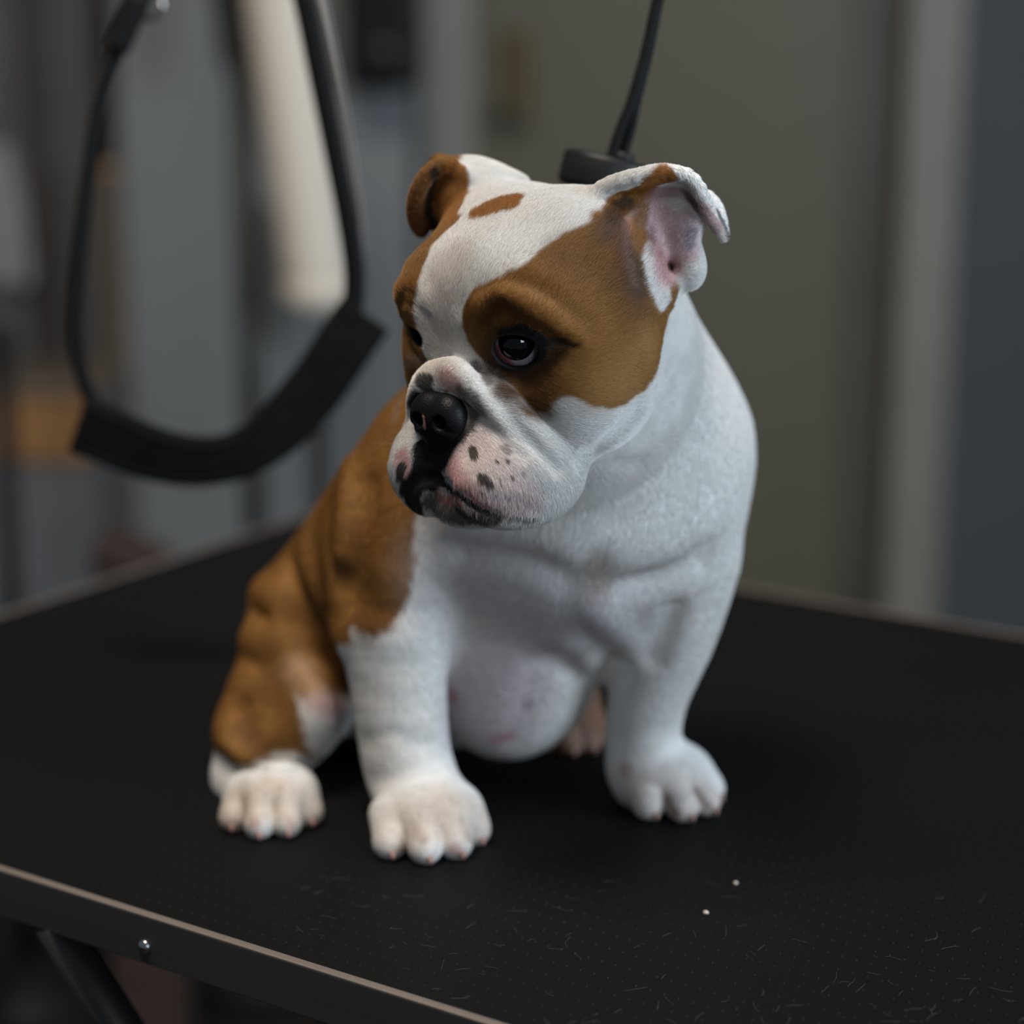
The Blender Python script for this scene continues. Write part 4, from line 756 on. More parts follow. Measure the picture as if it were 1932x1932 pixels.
0.7,0.5,[0.05,0.03,0.03],0.95],[[[-2.3,-140.8,199.7]],
0.7,0.6,[0.1,0.07,0.06],0.9],[[[-5.1,-143.6,192.9]],
0.6,0.5,[0.12,0.05,0.05],0.9],[[[-0.4,-142.5,193.6]],
0.6,0.5,[0.12,0.05,0.05],0.9],[[[-3.8,-137.8,204.5],[-2.3,-138.5,203.1]],
1.3,1.2,[0.25,0.21,0.19],0.7],[[[-11.5,-143.9,186.9]],
0.8,0.7,[0.14,0.08,0.07],0.8],[[[-7.0,-143.9,185.8]],
0.8,0.7,[0.14,0.1,0.09],0.8],[[[-1.7,-143.1,185.6]],
0.6,0.6,[0.2,0.15,0.14],0.7],[[[3.8,-140.9,194.7]],
0.6,0.6,[0.2,0.14,0.13],0.7],[[[-7.7,-138.5,176.3],[-5.6,-138.4,176.0],[-3.4,-139.2,175.9],[-1.3,-139.0,175.5],[0.9,-138.1,175.0],[3.0,-136.9,174.4],[5.2,-135.5,173.7],[7.3,-133.7,172.9],[9.0,-133.0,173.2],[10.6,-132.0,173.4]],
0.6,1,[0.12,0.1,0.1],0.7],[[[55.5,-104.6,275.6],[55.9,-105.0,273.5],[56.4,-105.4,271.3],[56.8,-105.6,269.2],[57.3,-105.7,267.0],[58.3,-105.1,264.6],[59.2,-104.4,262.2],[60.2,-103.5,259.7]],
5.5,2,[0.74,0.725,0.7],1],[[[57.8,-92.3,289.4],[59.3,-91.5,287.7],[60.7,-90.8,286.0],[62.1,-90.4,284.3],[63.6,-90.2,282.6],[63.2,-90.6,280.6],[62.8,-91.3,278.7],[62.4,-92.3,276.8],[62.0,-93.5,274.9],[61.6,-95.1,273.1],[61.1,-96.9,271.3]],
7,5,[0.62,0.42,0.43],0.9],[[[71.0,-91.4,289.3],[71.4,-91.5,287.1],[71.8,-91.7,285.0],[72.2,-91.8,282.8],[72.6,-91.9,280.6],[72.9,-92.3,278.4]],
4,4,[0.66,0.5,0.52],0.8],[[[59.4,-98.4,275.2],[61.1,-95.6,273.6],[62.9,-93.1,272.0],[66.1,-84.7,270.3],[68.2,-90.5,270.5]],
1.2,3.2,[0.5,0.24,0.24],0.6],[[[56.6,-95.9,285.4],[56.3,-97.7,283.7],[56.0,-99.7,282.0],[55.8,-101.4,280.3],[55.6,-102.9,278.6]],
2,3.5,[0.3,0.18,0.19],0.6],[[[73.7,-91.6,284.9],[73.5,-91.6,283.1],[73.2,-91.7,281.3],[72.9,-92.0,279.5]],
1.4,2,[0.28,0.26,0.3],0.7],[[[53.3,-92.9,298.6],[52.1,-94.0,297.1],[51.0,-95.4,295.6],[49.8,-97.1,294.2],[49.2,-99.2,292.3],[48.5,-101.5,290.4],[47.9,-104.3,288.5],[47.2,-106.7,286.6]],
2,2.5,[0.4,0.2,0.12],0.8],[[[52.8,-95.3,294.0],[52.4,-96.9,292.0],[51.9,-98.8,290.1],[51.5,-100.9,288.1],[51.1,-102.9,286.2],[50.7,-105.0,284.3],[50.4,-106.9,282.3],[50.0,-108.4,280.4]],
2.6,3,[0.26,0.13,0.05],0.9],[[[45.2,-107.4,287.8],[45.2,-109.0,286.0],[45.1,-110.3,284.2],[45.1,-111.4,282.3],[45.1,-112.5,280.5],[45.0,-113.4,278.6],[45.0,-114.3,276.8],[45.5,-114.8,274.7],[46.0,-115.3,272.6],[46.6,-115.7,270.5],[47.1,-116.0,268.4],[47.6,-116.3,266.3]],
1.2,2,[0.2,0.12,0.1],0.7],[[[42.0,-100.6,295.7],[43.5,-97.9,296.9],[44.9,-95.9,298.1],[46.4,-94.4,299.4],[47.7,-93.9,300.8],[49.6,-94.2,302.0],[51.4,-95.2,303.1],[53.2,-97.3,304.4],[55.0,-98.7,305.6],[57.1,-99.7,306.5],[59.1,-100.4,307.4],[61.2,-101.7,308.4]],
4.6,1.6,[0.29,0.12,0.028],1],[[[39.6,-107.2,292.0],[40.7,-105.0,293.2],[41.9,-102.5,294.4],[43.1,-99.8,295.6],[44.9,-97.6,296.4],[46.6,-95.8,297.3]],
2,4,[0.03,0.02,0.014],0.8],[[[58.8,-91.6,301.3],[60.8,-91.3,301.4],[62.8,-91.0,301.4],[64.8,-90.7,301.5],[66.9,-90.3,301.6],[68.9,-89.7,301.7],[70.9,-89.4,301.7],[72.6,-88.2,300.2],[74.2,-87.8,298.7],[75.7,-88.2,297.3],[76.6,-95.8,296.6],[78.1,-96.7,295.3],[79.5,-95.5,293.3],[81.0,-93.5,291.1],[82.5,-91.8,289.1],[83.9,-90.6,287.0]],
2,3,[0.45,0.25,0.25],0.7],[[[84.7,-89.2,294.5],[85.8,-88.9,292.3],[86.9,-88.6,290.1],[88.0,-88.4,287.9],[88.7,-88.3,286.1],[89.3,-88.3,284.2],[90.0,-87.5,282.3]],
0.9,1,[0.06,0.05,0.05],0.85],[[[-24.3,-62.7,307.6],[-24.1,-62.4,305.6],[-23.9,-61.7,303.6],[-23.7,-61.9,301.6],[-23.5,-62.3,299.7],[-23.9,-62.9,297.8],[-24.3,-63.6,295.9],[-24.6,-64.6,294.0],[-24.9,-69.3,292.6],[-25.5,-74.6,291.2],[-26.2,-77.9,289.7],[-26.8,-81.2,288.2]],
4.5,1.6,[0.29,0.12,0.028],1],[[[-29.7,-59.3,302.8],[-29.8,-60.2,300.9],[-29.9,-60.7,298.9],[-30.1,-61.0,296.9],[-30.2,-60.8,294.9],[-30.4,-60.4,292.8]],
5,2,[0.29,0.12,0.028],1],[[[-38.5,-64.2,302.1],[-38.9,-63.9,299.9],[-39.4,-63.1,297.6],[-39.9,-62.3,295.2],[-40.3,-61.6,292.9],[-40.0,-60.1,290.8],[-39.7,-58.5,288.7],[-39.4,-57.4,286.6],[-39.0,-56.6,284.5]],
5,3,[0.2,0.09,0.03],1],[[[-32.4,-63.9,307.7],[-33.1,-63.0,305.4],[-34.0,-58.7,302.8],[-34.8,-56.6,300.3],[-35.5,-55.9,298.0],[-35.4,-55.5,295.9],[-35.4,-55.6,293.9],[-35.3,-55.6,291.9],[-35.2,-55.3,289.8],[-35.2,-54.6,287.7],[-34.1,-53.7,285.3],[-33.1,-51.5,282.8]],
1.6,2,[0.025,0.017,0.013],0.95],[[[-66.9,-44.3,103.2],[-64.4,-45.2,104.3],[-62.0,-45.8,105.3],[-59.5,-46.1,106.3]],
4,8,[0.16,0.065,0.02],0.7],[[[-64.4,-37.2,138.9],[-61.8,-40.2,138.5],[-59.3,-42.3,137.8],[-56.8,-43.6,136.9],[-54.3,-44.5,135.9]],
4,14,[0.19,0.08,0.022],0.6],[[[-93.4,-6.1,51.5],[-91.0,-4.8,50.4],[-88.6,-2.8,49.0],[-86.4,0.6,47.2],[-84.3,6.1,44.6]],
3,6,[0.6,0.4,0.42],0.8],[[[-104.4,5.2,63.9],[-102.4,3.4,62.5],[-100.3,1.6,61.0],[-98.3,-0.1,59.6],[-96.2,-1.6,58.1]],
4,10,[0.45,0.29,0.17],0.7],[[[-130.0,0.7,35.6],[-128.3,-1.8,34.0],[-126.6,-4.1,32.4],[-125.0,-5.9,30.7],[-123.4,-7.5,28.8],[-121.9,-8.5,26.7]],
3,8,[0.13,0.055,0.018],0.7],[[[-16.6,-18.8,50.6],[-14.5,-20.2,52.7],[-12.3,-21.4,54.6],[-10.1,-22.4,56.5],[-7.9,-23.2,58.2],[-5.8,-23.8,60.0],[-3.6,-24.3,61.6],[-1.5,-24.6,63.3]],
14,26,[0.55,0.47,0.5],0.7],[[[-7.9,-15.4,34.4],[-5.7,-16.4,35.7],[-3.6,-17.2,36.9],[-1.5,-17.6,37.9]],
1.6,4,[0.58,0.3,0.36],0.8],[[[7.3,-22.4,55.1]],
1.5,2.5,[0.3,0.22,0.25],0.7],[[[-28.1,-13.1,58.0],[-27.4,-12.9,55.3]],
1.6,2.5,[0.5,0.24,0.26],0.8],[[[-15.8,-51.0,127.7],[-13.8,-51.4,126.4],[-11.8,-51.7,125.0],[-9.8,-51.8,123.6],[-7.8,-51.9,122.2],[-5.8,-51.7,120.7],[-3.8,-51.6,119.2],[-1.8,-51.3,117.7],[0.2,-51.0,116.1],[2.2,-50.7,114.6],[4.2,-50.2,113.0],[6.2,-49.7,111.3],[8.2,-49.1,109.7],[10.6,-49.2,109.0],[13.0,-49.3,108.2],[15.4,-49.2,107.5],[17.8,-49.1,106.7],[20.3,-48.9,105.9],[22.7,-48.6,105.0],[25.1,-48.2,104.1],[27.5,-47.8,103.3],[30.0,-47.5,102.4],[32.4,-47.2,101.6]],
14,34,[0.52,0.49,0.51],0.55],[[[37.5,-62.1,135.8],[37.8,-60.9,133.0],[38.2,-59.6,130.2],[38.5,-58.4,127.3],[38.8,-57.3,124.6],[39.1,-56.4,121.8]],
3,8,[0.46,0.38,0.35],0.7],[[[-48.3,-77.4,5.4]],
1.5,2,[0.45,0.17,0.13],0.8],[[[-25.8,-82.3,7.5],[-23.9,-81.8,4.2]],
1.5,2.5,[0.48,0.22,0.2],0.7],[[[-44.1,-77.1,17.6],[-43.0,-78.8,16.2],[-41.8,-80.8,15.0],[-40.6,-83.1,13.8],[-39.5,-85.0,12.5]],
1.2,2.5,[0.16,0.11,0.09],0.9],[[[-23.6,-73.4,17.1],[-22.5,-74.3,15.5],[-21.5,-75.5,13.9],[-20.5,-76.5,12.2],[-19.4,-77.1,10.4]],
1.2,2.5,[0.2,0.14,0.12],0.9],[[[-39.9,-74.5,20.9],[-37.5,-74.1,21.2],[-35.1,-73.4,21.3],[-32.7,-72.8,21.5]],
3,6,[0.52,0.42,0.38],0.6],[[[-49.5,-75.5,14.9],[-47.3,-76.4,16.1],[-45.1,-77.0,17.2],[-43.0,-77.0,18.1],[-40.9,-76.7,18.8],[-38.7,-76.0,19.4],[-36.6,-75.1,19.9],[-34.5,-74.1,20.3],[-32.4,-73.4,20.9],[-30.3,-72.4,21.4],[-28.2,-72.6,20.5],[-26.1,-72.6,19.5],[-24.0,-72.3,18.4],[-21.9,-71.6,17.2],[-19.9,-70.1,15.6],[-17.8,-67.5,13.5],[-15.7,-66.3,12.0],[-13.6,-65.1,10.5]],
8,14,[0.6,0.51,0.44],0.8],[[[-132.5,-49.7,6.8],[-131.3,-49.9,4.9],[-130.2,-49.0,2.5]],
1.8,3,[0.5,0.25,0.27],0.8],[[[-119.1,-57.3,9.9]],
1.8,2.5,[0.55,0.27,0.28],0.8],[[[-102.2,-55.0,9.0]],
1.8,2.5,[0.55,0.26,0.27],0.8],[[[-91.3,-41.0,3.2]],
1.8,3,[0.55,0.28,0.29],0.8],[[[-108.5,-43.5,21.4],[-108.6,-45.4,19.9],[-108.7,-46.9,18.2],[-108.9,-48.2,16.4],[-109.1,-49.4,14.6]],
1,2,[0.1,0.07,0.06],0.85],[[[-123.8,-44.7,18.0],[-124.1,-45.9,16.2],[-124.3,-46.9,14.4],[-124.6,-47.7,12.6]],
1,2,[0.14,0.1,0.085],0.8],[[[-130.1,-47.6,11.2],[-128.1,-46.6,11.8],[-126.0,-46.0,12.5],[-123.5,-47.9,14.3],[-121.2,-48.7,15.6],[-119.0,-48.6,16.6],[-116.9,-48.1,17.3],[-114.8,-47.3,18.0],[-112.7,-46.6,18.7],[-110.5,-47.1,17.9],[-108.3,-47.6,17.2],[-106.1,-48.0,16.3],[-104.0,-48.1,15.4],[-101.9,-47.8,14.2],[-99.9,-46.4,12.7],[-98.0,-43.8,10.7],[-95.9,-43.4,9.5]],
8,12,[0.54,0.45,0.37],0.85],[[[59.0,-27.5,13.8],[61.5,-28.9,14.3],[63.9,-29.6,14.6],[66.4,-29.7,14.7],[69.0,-29.2,14.4],[71.5,-29.0,14.4],[74.0,-29.9,14.7],[76.4,-30.6,15.0],[78.9,-31.8,14.6],[81.3,-32.7,14.1],[83.8,-32.9,13.2],[86.5,-31.4,11.8],[89.2,-29.3,10.0],[91.7,-30.1,9.4]],
8,14,[0.6,0.52,0.47],0.7],[[[73.4,-30.9,12.4],[74.4,-32.7,10.8],[75.3,-35.0,9.4],[76.3,-36.6,7.7],[77.3,-37.4,5.7]],
1,2.5,[0.25,0.18,0.16],0.8],[[[86.9,-26.4,13.3],[88.4,-27.7,11.8],[89.8,-29.2,10.4],[91.4,-30.3,8.8],[92.9,-30.8,7.0]],
1,2.5,[0.28,0.2,0.18],0.8],[[[54.2,-21.0,22.0]],
2.5,3,[0.45,0.3,0.3],0.7],[[[76.2,-35.9,3.8]],
1.2,2,[0.5,0.26,0.24],0.7]],
"npaint":[[[[-36.1,-128.6,215.0],[-35.9,-128.7,213.8],[-35.7,-128.8,212.6],[-35.6,-128.8,211.4],[-35.5,-128.5,210.2]],
0.5,0.5,[0.3,0.17,0.15],0.8]]}''')
RES = 1.0; FUR = True; FUR_D = (11.0, 2.6)
PAL = {'BR': (0.255, 0.123, 0.034), 'WH': (0.74, 0.725, 0.70)}
GAZE = unit(np.array([-0.07, -1.0, 0.15]))
ZPATCH = W(700, 1188, -20)[2]
def BROWN_BODY(bp): return np.concatenate([bp['brown'], [W(700, 1210, 70)[[0, 2]], W(720, 1480, 30)[[0, 2]], [-260, -20], [-260, 330], [-20, 330]]])

# ---------------------------------------------------------------- the puppy: surface, markings, fur
SCULPT = [(np.array(p), a, s) for p, a, s in BAKED['sculpt']]
VTX, QUAD = surface(RES, [-165, -190, -6], [135, 180, 345], field)

def vnoise(X, s, seed=0):
    P = X / s + seed * 17.3; i = np.floor(P).astype(np.int64); f = P - i; f = f * f * (3 - 2 * f); out = 0
    for k in range(8):
        o = np.array([k & 1, k >> 1 & 1, k >> 2]); j = i + o
        h = (j[:, 0] * 73856093) ^ (j[:, 1] * 19349663) ^ (j[:, 2] * 83492791) ^ (seed * 2654435)
        h = (h ^ (h >> 13)) * 1274126177 & 0xffffffff
        out = out + (h / 4294967295.0) * np.prod(np.where(o, f, 1 - f), 1)
    return out
def sst(x, a, b): t = np.clip((x - a) / (b - a), 0, 1); return t * t * (3 - 2 * t)
def gd(prims, X):                              # group distance, skipped far from the group
    lo = np.min([p.c - p.R for p in prims], 0) - 6; hi = np.max([p.c + p.R for p in prims], 0) + 6
    k = np.where(((X > lo) & (X < hi)).all(1))[0]; d = np.full(len(X), 99.0, np.float32)
    if len(k): d[k] = group_d(prims, X[k].astype(np.float32))
    return d
def poly_sd(A, poly):                         # signed distance to a closed polygon, positive inside
    P = np.asarray(poly, float); n = len(P); ins = np.zeros(len(A), bool); best = np.full(len(A), 1e9)
    for i in range(n):
        a, b = P[i], P[(i + 1) % n]; ab = b - a
        t = np.clip(((A - a) @ ab) / (ab @ ab + 1e-9), 0, 1); best = np.minimum(best, ((A - a - t[:, None] * ab) ** 2).sum(1))
        c = (a[1] > A[:, 1]) != (b[1] > A[:, 1]); dy = b[1] - a[1] if b[1] != a[1] else 1e-9
        ins ^= c & (A[:, 0] < (b[0] - a[0]) * (A[:, 1] - a[1]) / dy + a[0])
    return np.where(ins, 1, -1) * np.sqrt(best)
C_BR, C_WH = np.array(PAL['BR']), np.array(PAL['WH'])
def dog_color(X):
    """Coat colour (albedo) with painted shade at points X in millimetres."""
    n1, n2, n3 = vnoise(X, 9, 1), vnoise(X, 3.2, 2), vnoise(X, 30, 3)
    wh = C_WH * (0.97 + 0.06 * n3[:, None]); br = C_BR * (0.72 + 0.42 * n3 + 0.18 * n1)[:, None]
    J = np.stack([vnoise(X, 4, 5), vnoise(X, 4, 6)], 1) - 0.5
    # head patches, drawn around the head's own centre
    L = (X - HO) @ HM.T - np.array(HC); A = np.degrees(np.stack([np.arctan2(L[:, 1], L[:, 0]), np.arctan2(L[:, 2], np.hypot(L[:, 0], L[:, 1]))], 1)) + J * 2.0
    rad = np.linalg.norm(L, axis=1); hd = gd(head, X); onhead = (hd < 5) & (rad < 95)
    m = np.zeros(len(X))
    for nm, poly, col in BAKED['hpoly']:
        m = np.maximum(m, np.where(onhead, sst(poly_sd(A, poly), -1.0, 1.2), 0))
    # body: saddle and flank
    B = X[:, [0, 2]] + J * 3; below = X[:, 2]
    bp = {n: np.array(p) for n, p in BAKED['bpoly']}; bp['knee'] = np.concatenate([bp['knee'][:3], [W(692, 1305, 20)[[0, 2]], W(680, 1450, 10)[[0, 2]]], bp['knee'][5:]])
    bm_ = sst(poly_sd(B, BROWN_BODY(bp)), -1.5, 2.5)
    leg, rest = gd(legFL, X), gd(body, X)
    bm_ = np.where((leg < 2.5) & (leg < rest + 1.0), bm_ * sst(X[:, 2] + J[:, 0] * 2, ZPATCH - 2, ZPATCH + 2), bm_)
    rfoot = gd(legRL, X); bm_ = bm_ * sst(rfoot - rest, -1.0, 2.0)
    bm_ = bm_ * (1 - sst(poly_sd(B, bp['knee']), -2.5, 3)) * np.where(X[:, 1] < 26, 1 - sst(poly_sd(B, np.concatenate([bp['foot'], [[-60, -20], [-220, -20]]])), -2, 2.5), 1)
    bm_ *= ~onhead * (X[:, 0] < 40)
    m = np.maximum(m, bm_ * (1 - sst(-hd, -4, 0)))
    col = wh * (1 - m[:, None]) + br * m[:, None]
    ffoot = gd(legRR, X); wf = np.maximum(0.95 * (1 - sst(ffoot, 1, 4)), sst(X[:, 1], 48, 60) * (X[:, 0] > 14) * (X[:, 2] < 55)); col = col * (1 - wf[:, None]) + np.array([0.21, 0.115, 0.075]) * wf[:, None]
    for pts, r, soft, c, st in BAKED['paint']:  # coat marks, plus painted shade: grey lower chest, dark creases and toe grooves
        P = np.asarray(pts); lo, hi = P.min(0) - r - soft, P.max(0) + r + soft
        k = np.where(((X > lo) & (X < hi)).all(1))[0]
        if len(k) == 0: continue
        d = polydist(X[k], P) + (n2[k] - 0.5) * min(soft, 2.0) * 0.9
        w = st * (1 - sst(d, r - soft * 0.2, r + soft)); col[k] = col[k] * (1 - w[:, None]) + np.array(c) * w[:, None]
    for s in (1, -1):                           # dark eyelid rims
        k = np.where(np.linalg.norm(X - EYE_C[s], axis=1) < 19)[0]
        if len(k): w = 1 - sst(prim_d(EYE_HOLE[s], X[k].astype(np.float32)) + n2[k] * 0.8, 0.9, 2.6); col[k] = col[k] * (1 - w[:, None]) + np.array([0.014, 0.012, 0.013]) * w[:, None]
    return np.clip(col, 0.004, 0.9)

dog = empty('bulldog_puppy', (0.0, 0.0, 0.0), 'brown and white bulldog puppy sitting on the grooming table, head turned left', 'dog')
me = bpy.data.meshes.new('body'); me.from_pydata((VTX * 0.001).tolist(), [], QUAD.tolist()); me.shade_smooth()
VN = np.zeros(len(VTX) * 3, np.float32); me.vertices.foreach_get('normal', VN); VN = VN.reshape(-1, 3)
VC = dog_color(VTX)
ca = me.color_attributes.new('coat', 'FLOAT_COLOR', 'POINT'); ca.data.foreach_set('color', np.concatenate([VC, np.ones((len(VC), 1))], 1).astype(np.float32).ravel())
def attr_mat(name, attr, rough, spec, bump=0.0, bs=900.0, sss=0.0):
    m = bpy.data.materials.new(name); m.use_nodes = True; nt = m.node_tree; b = nt.nodes['Principled BSDF']
    a = node(nt, 'ShaderNodeAttribute', attribute_name=attr); nt.links.new(a.outputs['Color'], b.inputs['Base Color'])
    b.inputs['Roughness'].default_value = rough; b.inputs['Specular IOR Level'].default_value = spec
    if bump:
        tc = node(nt, 'ShaderNodeTexCoord'); n = node(nt, 'ShaderNodeTexNoise', i_Scale=bs, i_Detail=2.0); nt.links.new(tc.outputs['Object'], n.inputs['Vector'])
        bp = node(nt, 'ShaderNodeBump', i_Strength=bump, i_Distance=0.0005); nt.links.new(n.outputs[0], bp.inputs['Height']); nt.links.new(bp.outputs[0], b.inputs['Normal'])
    return m
M_skin = attr_mat('puppy_coat_skin', 'coat', 0.65, 0.15, 0.3)
link('body', me, M_skin, dog)

# nose leather
nv, nq = surface(0.5, NC - 19, NC + 19, nose_field)
nme = bpy.data.meshes.new('nose'); nme.from_pydata((nv * 0.001).tolist(), [], nq.tolist()); nme.shade_smooth()
ncol = np.tile(np.array([0.0050, 0.0052, 0.006]), (len(nv), 1))
for pts, r, soft, c, st in BAKED['npaint']:
    w = st * (1 - sst(polydist(nv, np.asarray(pts)), r, r + soft)); ncol = ncol * (1 - w[:, None]) + np.array(c) * w[:, None]
na = nme.color_attributes.new('coat', 'FLOAT_COLOR', 'POINT'); na.data.foreach_set('color', np.concatenate([ncol, np.ones((len(nv), 1))], 1).astype(np.float32).ravel())
M_nose = attr_mat('wet_black_nose', 'coat', 0.42, 0.15, 0.4, 1500.0)
link('nose', nme, M_nose, dog)

# eyes: white ball, dark iris disc under a clear cornea
def ball(center, out, r, name, m, parent, cut=None, squash=1.0):
    q = Vector(out).to_track_quat('Z', 'Y').to_matrix().to_4x4()
    prof = []
    for t in np.linspace(0.001, math.pi, 40):
        if cut is not None and t > cut: break
        prof.append((r * math.sin(t), r * math.cos(t) * squash))
    bm = bmesh.new(); n = 48; top = bm.verts.new((0, 0, prof[0][1])); rings = []
    for rr, z in prof[1:]: rings.append([bm.verts.new((rr * math.cos(2 * math.pi * k / n), rr * math.sin(2 * math.pi * k / n), z)) for k in range(n)])
    for k in range(n): bm.faces.new((top, rings[0][k], rings[0][(k + 1) % n]))
    for A, B in zip(rings[:-1], rings[1:]):
        for k in range(n): bm.faces.new((A[k], B[k], B[(k + 1) % n], A[(k + 1) % n]))
    bmesh.ops.transform(bm, matrix=Matrix.Translation(Vector(center) * 0.001) @ q @ Matrix.Scale(0.001, 4), verts=bm.verts[:])
    bmesh.ops.recalc_face_normals(bm, faces=bm.faces[:])
    return bm_obj(name, bm, m, parent, True)
M_sclera = bpy.data.materials.new('eye_white'); M_sclera.use_nodes = True; nt = M_sclera.node_tree; b = nt.nodes['Principled BSDF']
tc = node(nt, 'ShaderNodeTexCoord'); nz_ = node(nt, 'ShaderNodeTexNoise', i_Scale=500.0, i_Detail=4.0); nt.links.new(tc.outputs['Object'], nz_.inputs['Vector'])
rp = node(nt, 'ShaderNodeValToRGB'); rp.color_ramp.elements[0].position = 0.35; rp.color_ramp.elements[0].color = (0.50, 0.34, 0.38, 1); rp.color_ramp.elements[1].color = (0.50, 0.50, 0.60, 1); rp.color_ramp.elements[1].position = 0.55
nt.links.new(nz_.outputs[0], rp.inputs[0])
at = node(nt, 'ShaderNodeAttribute', attribute_name='pink'); mx = node(nt, 'ShaderNodeMixRGB'); mx.inputs[2].default_value = (0.42, 0.13, 0.15, 1)
nt.links.new(at.outputs['Fac'], mx.inputs[0]); nt.links.new(rp.outputs[0], mx.inputs[1]); nt.links.new(mx.outputs[0], b.inputs['Base Color']); b.inputs['Roughness'].default_value = 0.12
M_iris = mat('dark_iris', (0.0045, 0.0048, 0.007), 0.05, var=0.3, scale=900, spec=0.5)
M_pupil = mat('black_pupil', (0.002, 0.002, 0.002), 0.05, spec=0.5)
for s in (1, -1):
    e = ball(EYE_C[s], EYE_OUT[s], EYE_R, 'eye', M_sclera, dog)
    ev = np.zeros(len(e.data.vertices) * 3); e.data.vertices.foreach_get('co', ev); ev = ev.reshape(-1, 3) * 1000 - EYE_C[s]; ev /= np.linalg.norm(ev, axis=1)[:, None]
    ax = eye_axes(s); e.data.attributes.new('pink', 'FLOAT', 'POINT').data.foreach_set('value', sst(ev @ ax[1] * -0.8 * s - ev @ ax[2] * 0.6, 0.42, 0.68).astype(np.float32))
    gz = unit(GAZE)
    ir = ball(EYE_C[s] + gz * 0.25, gz, EYE_R + 0.05, 'iris', M_iris, e, cut=0.74, squash=1.0)
    ball(EYE_C[s] + gz * 0.25, gz, EYE_R + 0.08, 'pupil', M_pupil, e, cut=0.40)

# claws
M_claw = mat('translucent_pink_claw', (0.36, 0.20, 0.165), 0.4, var=0.15, scale=300)
for p, f in CLAWS:
    P0 = Vector(p) * 0.001; f = Vector(f); pts = [P0 - f * 0.002, P0 + f * 0.0015, P0 + f * 0.0028 - Vector((0, 0, 0.0010)), P0 + f * 0.0036 - Vector((0, 0, 0.0024))]
    bm_obj('claw', tube_bm(pts, [0.0017, 0.0016, 0.0011, 0.0003], 10), M_claw, dog, True)

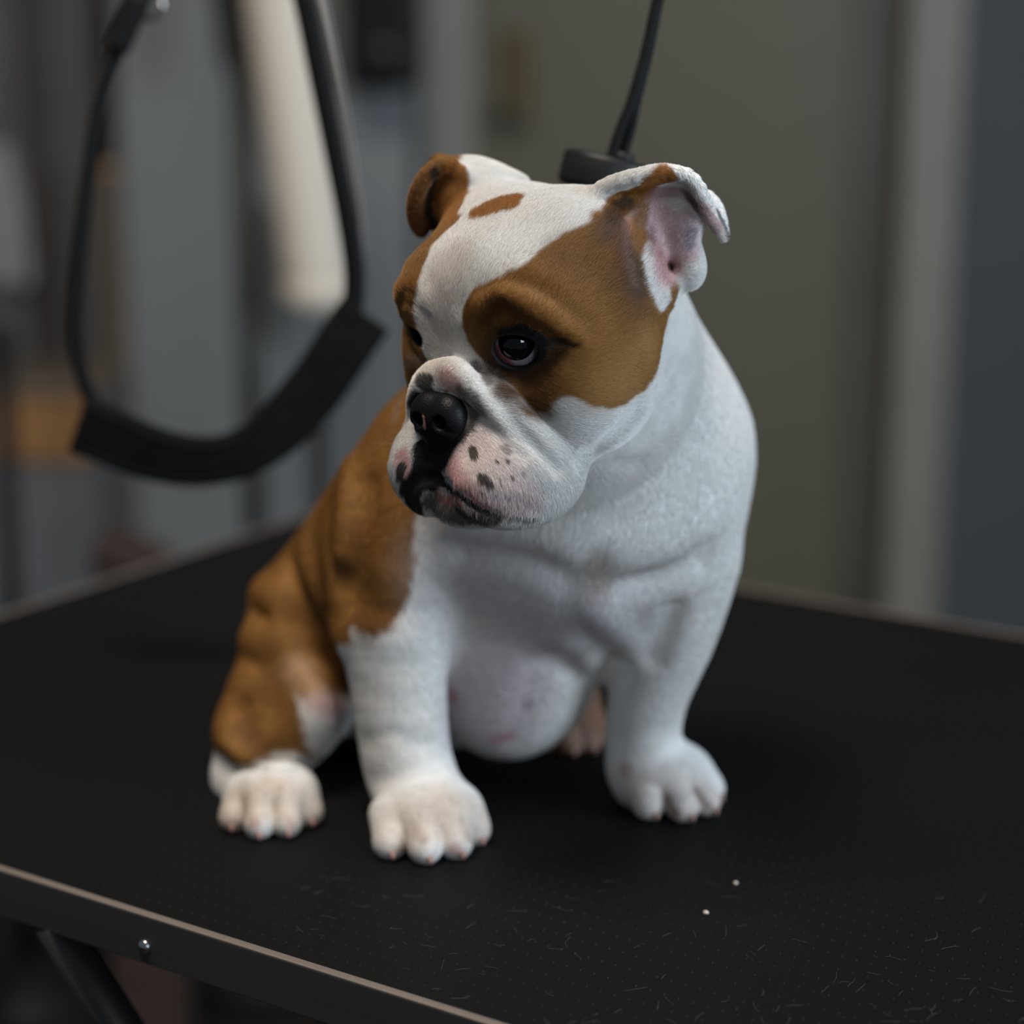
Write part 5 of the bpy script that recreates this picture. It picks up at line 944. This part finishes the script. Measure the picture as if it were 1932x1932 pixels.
# ---- fur
M_fur = bpy.data.materials.new('short_fur'); M_fur.use_nodes = True; nt = M_fur.node_tree; b = nt.nodes['Principled BSDF']
a_ = node(nt, 'ShaderNodeAttribute', attribute_name='fur_color'); nt.links.new(a_.outputs['Color'], b.inputs['Base Color']); b.inputs['Roughness'].default_value = 0.5; b.inputs['Specular IOR Level'].default_value = 0.25
def grow():
    T = np.concatenate([QUAD[:, [0, 1, 2]], QUAD[:, [0, 2, 3]]]); A, B, Cc = VTX[T[:, 0]], VTX[T[:, 1]], VTX[T[:, 2]]
    ar = np.linalg.norm(np.cross(B - A, Cc - A), axis=1) * 0.5; ctr = (A + B + Cc) / 3
    hd = np.linalg.norm(ctr - HO, axis=1)
    dens = np.where(hd < 88, FUR_D[0], FUR_D[1]); dens[ctr[:, 2] < 1.0] = 0
    ex = ar * dens; cum = np.cumsum(ex); N = int(cum[-1]); tri = np.searchsorted(cum, RNG.uniform(0, cum[-1], N)); tri = np.minimum(tri, len(T) - 1)
    r1, r2 = np.sqrt(RNG.uniform(size=N)), RNG.uniform(size=N); w = np.stack([1 - r1, r1 * (1 - r2), r1 * r2], 1)
    X = (VTX[T[tri]] * w[..., None]).sum(1); Nn = (VN[T[tri]] * w[..., None]).sum(1); Nn /= np.linalg.norm(Nn, axis=1)[:, None] + 1e-9
    keep = np.ones(N, bool)
    for s in (1, -1): keep &= np.linalg.norm(X - EYE_C[s], axis=1) > EYE_R + 2.6
    hk = {s: np.linalg.norm(X - EYE_C[s], axis=1) < 20 for s in (1, -1)}
    for s in (1, -1): keep[hk[s]] &= prim_d(EYE_HOLE[s], X[hk[s]].astype(np.float32)) > 1.2
    nk = np.linalg.norm(X - NC, axis=1) < 26; keep[nk] &= nose_field(X[nk].astype(np.float32)) > 0.3
    X, Nn = X[keep], Nn[keep]; N = len(X)
    hd = np.linalg.norm(X - HO, axis=1); wh_ = (1 - sst(hd, 70, 105))[:, None]
    NS = NC + 4 * HF; flowh = (X - NS); flowh /= np.linalg.norm(flowh, axis=1)[:, None]
    flowh = flowh + 0.25 * np.array([0, 0, -1.0]) * (1 - np.clip((X - HO) @ HU / 30, 0, 1))[:, None]
    flowb = np.tile(np.array([-0.12, 0.25, -1.0]), (N, 1))
    fl = flowh * wh_ + flowb * (1 - wh_)
    fl += (0.08 + 0.14 * wh_) * (np.stack([vnoise(X, 7, 11), vnoise(X, 7, 12), vnoise(X, 7, 13)], 1) - 0.5) * 2 + RNG.normal(0, 0.07, (N, 3))
    fl -= (fl * Nn).sum(1)[:, None] * Nn; fl /= np.linalg.norm(fl, axis=1)[:, None] + 1e-9
    Ln = np.where(hd < 88, 3.6, 3.2) * RNG.uniform(0.6, 1.25, N)
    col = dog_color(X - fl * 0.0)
    lum = col.mean(1); Ln = np.where(lum < 0.045, Ln * 0.45, Ln)
    fr = (X - HO) @ HM.T; muz = sst(fr[:, 0], 42, 58) * (hd < 85); Ln = Ln * (1 - 0.45 * muz)
    ed = np.minimum(*[np.linalg.norm(X - EYE_C[s], axis=1) for s in (1, -1)]) - EYE_R; Ln = Ln * (0.25 + 0.75 * sst(ed, 1.5, 8)); Ln = Ln * (0.5 + 0.5 * sst(X[:, 2], 12, 60))
    ear = (gd(earL, X) < 1.0) | (gd(earR, X) < 1.0); Ln = np.where(ear, Ln * 0.55, Ln)
    col = np.clip(col * ((1 + (0.06 + 0.14 * wh_[:, 0] * np.where(lum > 0.4, 0.5, 1.0)) * RNG.uniform(-1, 1, N))[:, None]), 0.003, 0.92)
    lift = 0.13 + 0.20 * wh_[:, 0] + RNG.normal(0, 0.05, N); pts = np.empty((N, 4, 3))
    for i, t in enumerate((0, 0.33, 0.67, 1.0)):
        pts[:, i] = X + (fl * (t * Ln)[:, None] + Nn * (lift * Ln * (t - 0.45 * t * t))[:, None]) - Nn * (0.15 if i == 0 else 0)
    base = np.where(hd < 88, 0.048, 0.07)
    rad = base[:, None] * np.array([1.0, 0.95, 0.7, 0.15])[None]
    return pts * 0.001, rad * 0.001, np.concatenate([col, np.ones((N, 1))], 1)
if FUR:
    fp_, fr_, fc_ = grow()
    tag(hair_object('fur', fp_, 4, fr_, fc_, M_fur, dog), kind='stuff')
    # whiskers and lashes
    M_whisk = mat('pale_whisker', (0.45, 0.42, 0.38), 0.4); M_lash = mat('dark_lash', (0.012, 0.010, 0.009), 0.4)
    def strands(name, specs, m, r):
        out = []
        for p0, d, L, bend in specs:
            out.append([(np.array(p0) + np.array(d) * L * t + np.array([0, 0, -1.0]) * bend * t * t) * 0.001 for t in np.linspace(0, 1, 7)])
        out = np.array(out); tag(hair_object(name, out, 7, np.full(out.shape[:2], r) * np.linspace(1, 0.25, 7)[None], None, m, dog), kind='stuff')
    ws = []
    for s in (1, -1):
        for i in range(16):
            p = H(48 + RNG.uniform(-8, 6), s * RNG.uniform(18, 34), -50 + RNG.uniform(-10, 10)); d = unit(0.3 * HF + s * 1.0 * HL - 0.35 * HU + RNG.normal(0, 0.25, 3))
            ws.append((p, d, RNG.uniform(14, 24), RNG.uniform(1, 6)))
    for i in range(8):
        p = H(46 + RNG.uniform(-4, 4), RNG.uniform(-16, 16), -70); ws.append((p, unit(0.3 * HF - HU + RNG.normal(0, 0.3, 3)), RNG.uniform(6, 11), 0))
    strands('whiskers', ws, M_whisk, 0.00006)
    ls = []
    for s in (1, -1):
        ax = eye_axes(s); 
        for i in range(22):
            t = RNG.uniform(-0.95, 0.95); p = EYE_C[s] + EYE_OUT[s] * 11.6 * math.sqrt(1 - 0.3 * t * t) + ax[1] * 8.6 * t + ax[2] * 6.3 * math.sqrt(max(0, 1 - t * t))
            ls.append((p, unit(EYE_OUT[s] * 0.8 + ax[2] * 0.35 + ax[1] * 0.4 * t), RNG.uniform(2.5, 4.5), 1.2))
        ls.append((H(40, 34 * s, 16), unit(HL * s + 0.5 * HF + 0.1 * HU), 13, 0.5)); ls.append((H(44, 24 * s, 18), unit(HL * s + 0.9 * HF + 0.3 * HU), 12, 0.5))
    strands('eyelashes', ls, M_lash, 0.00006)
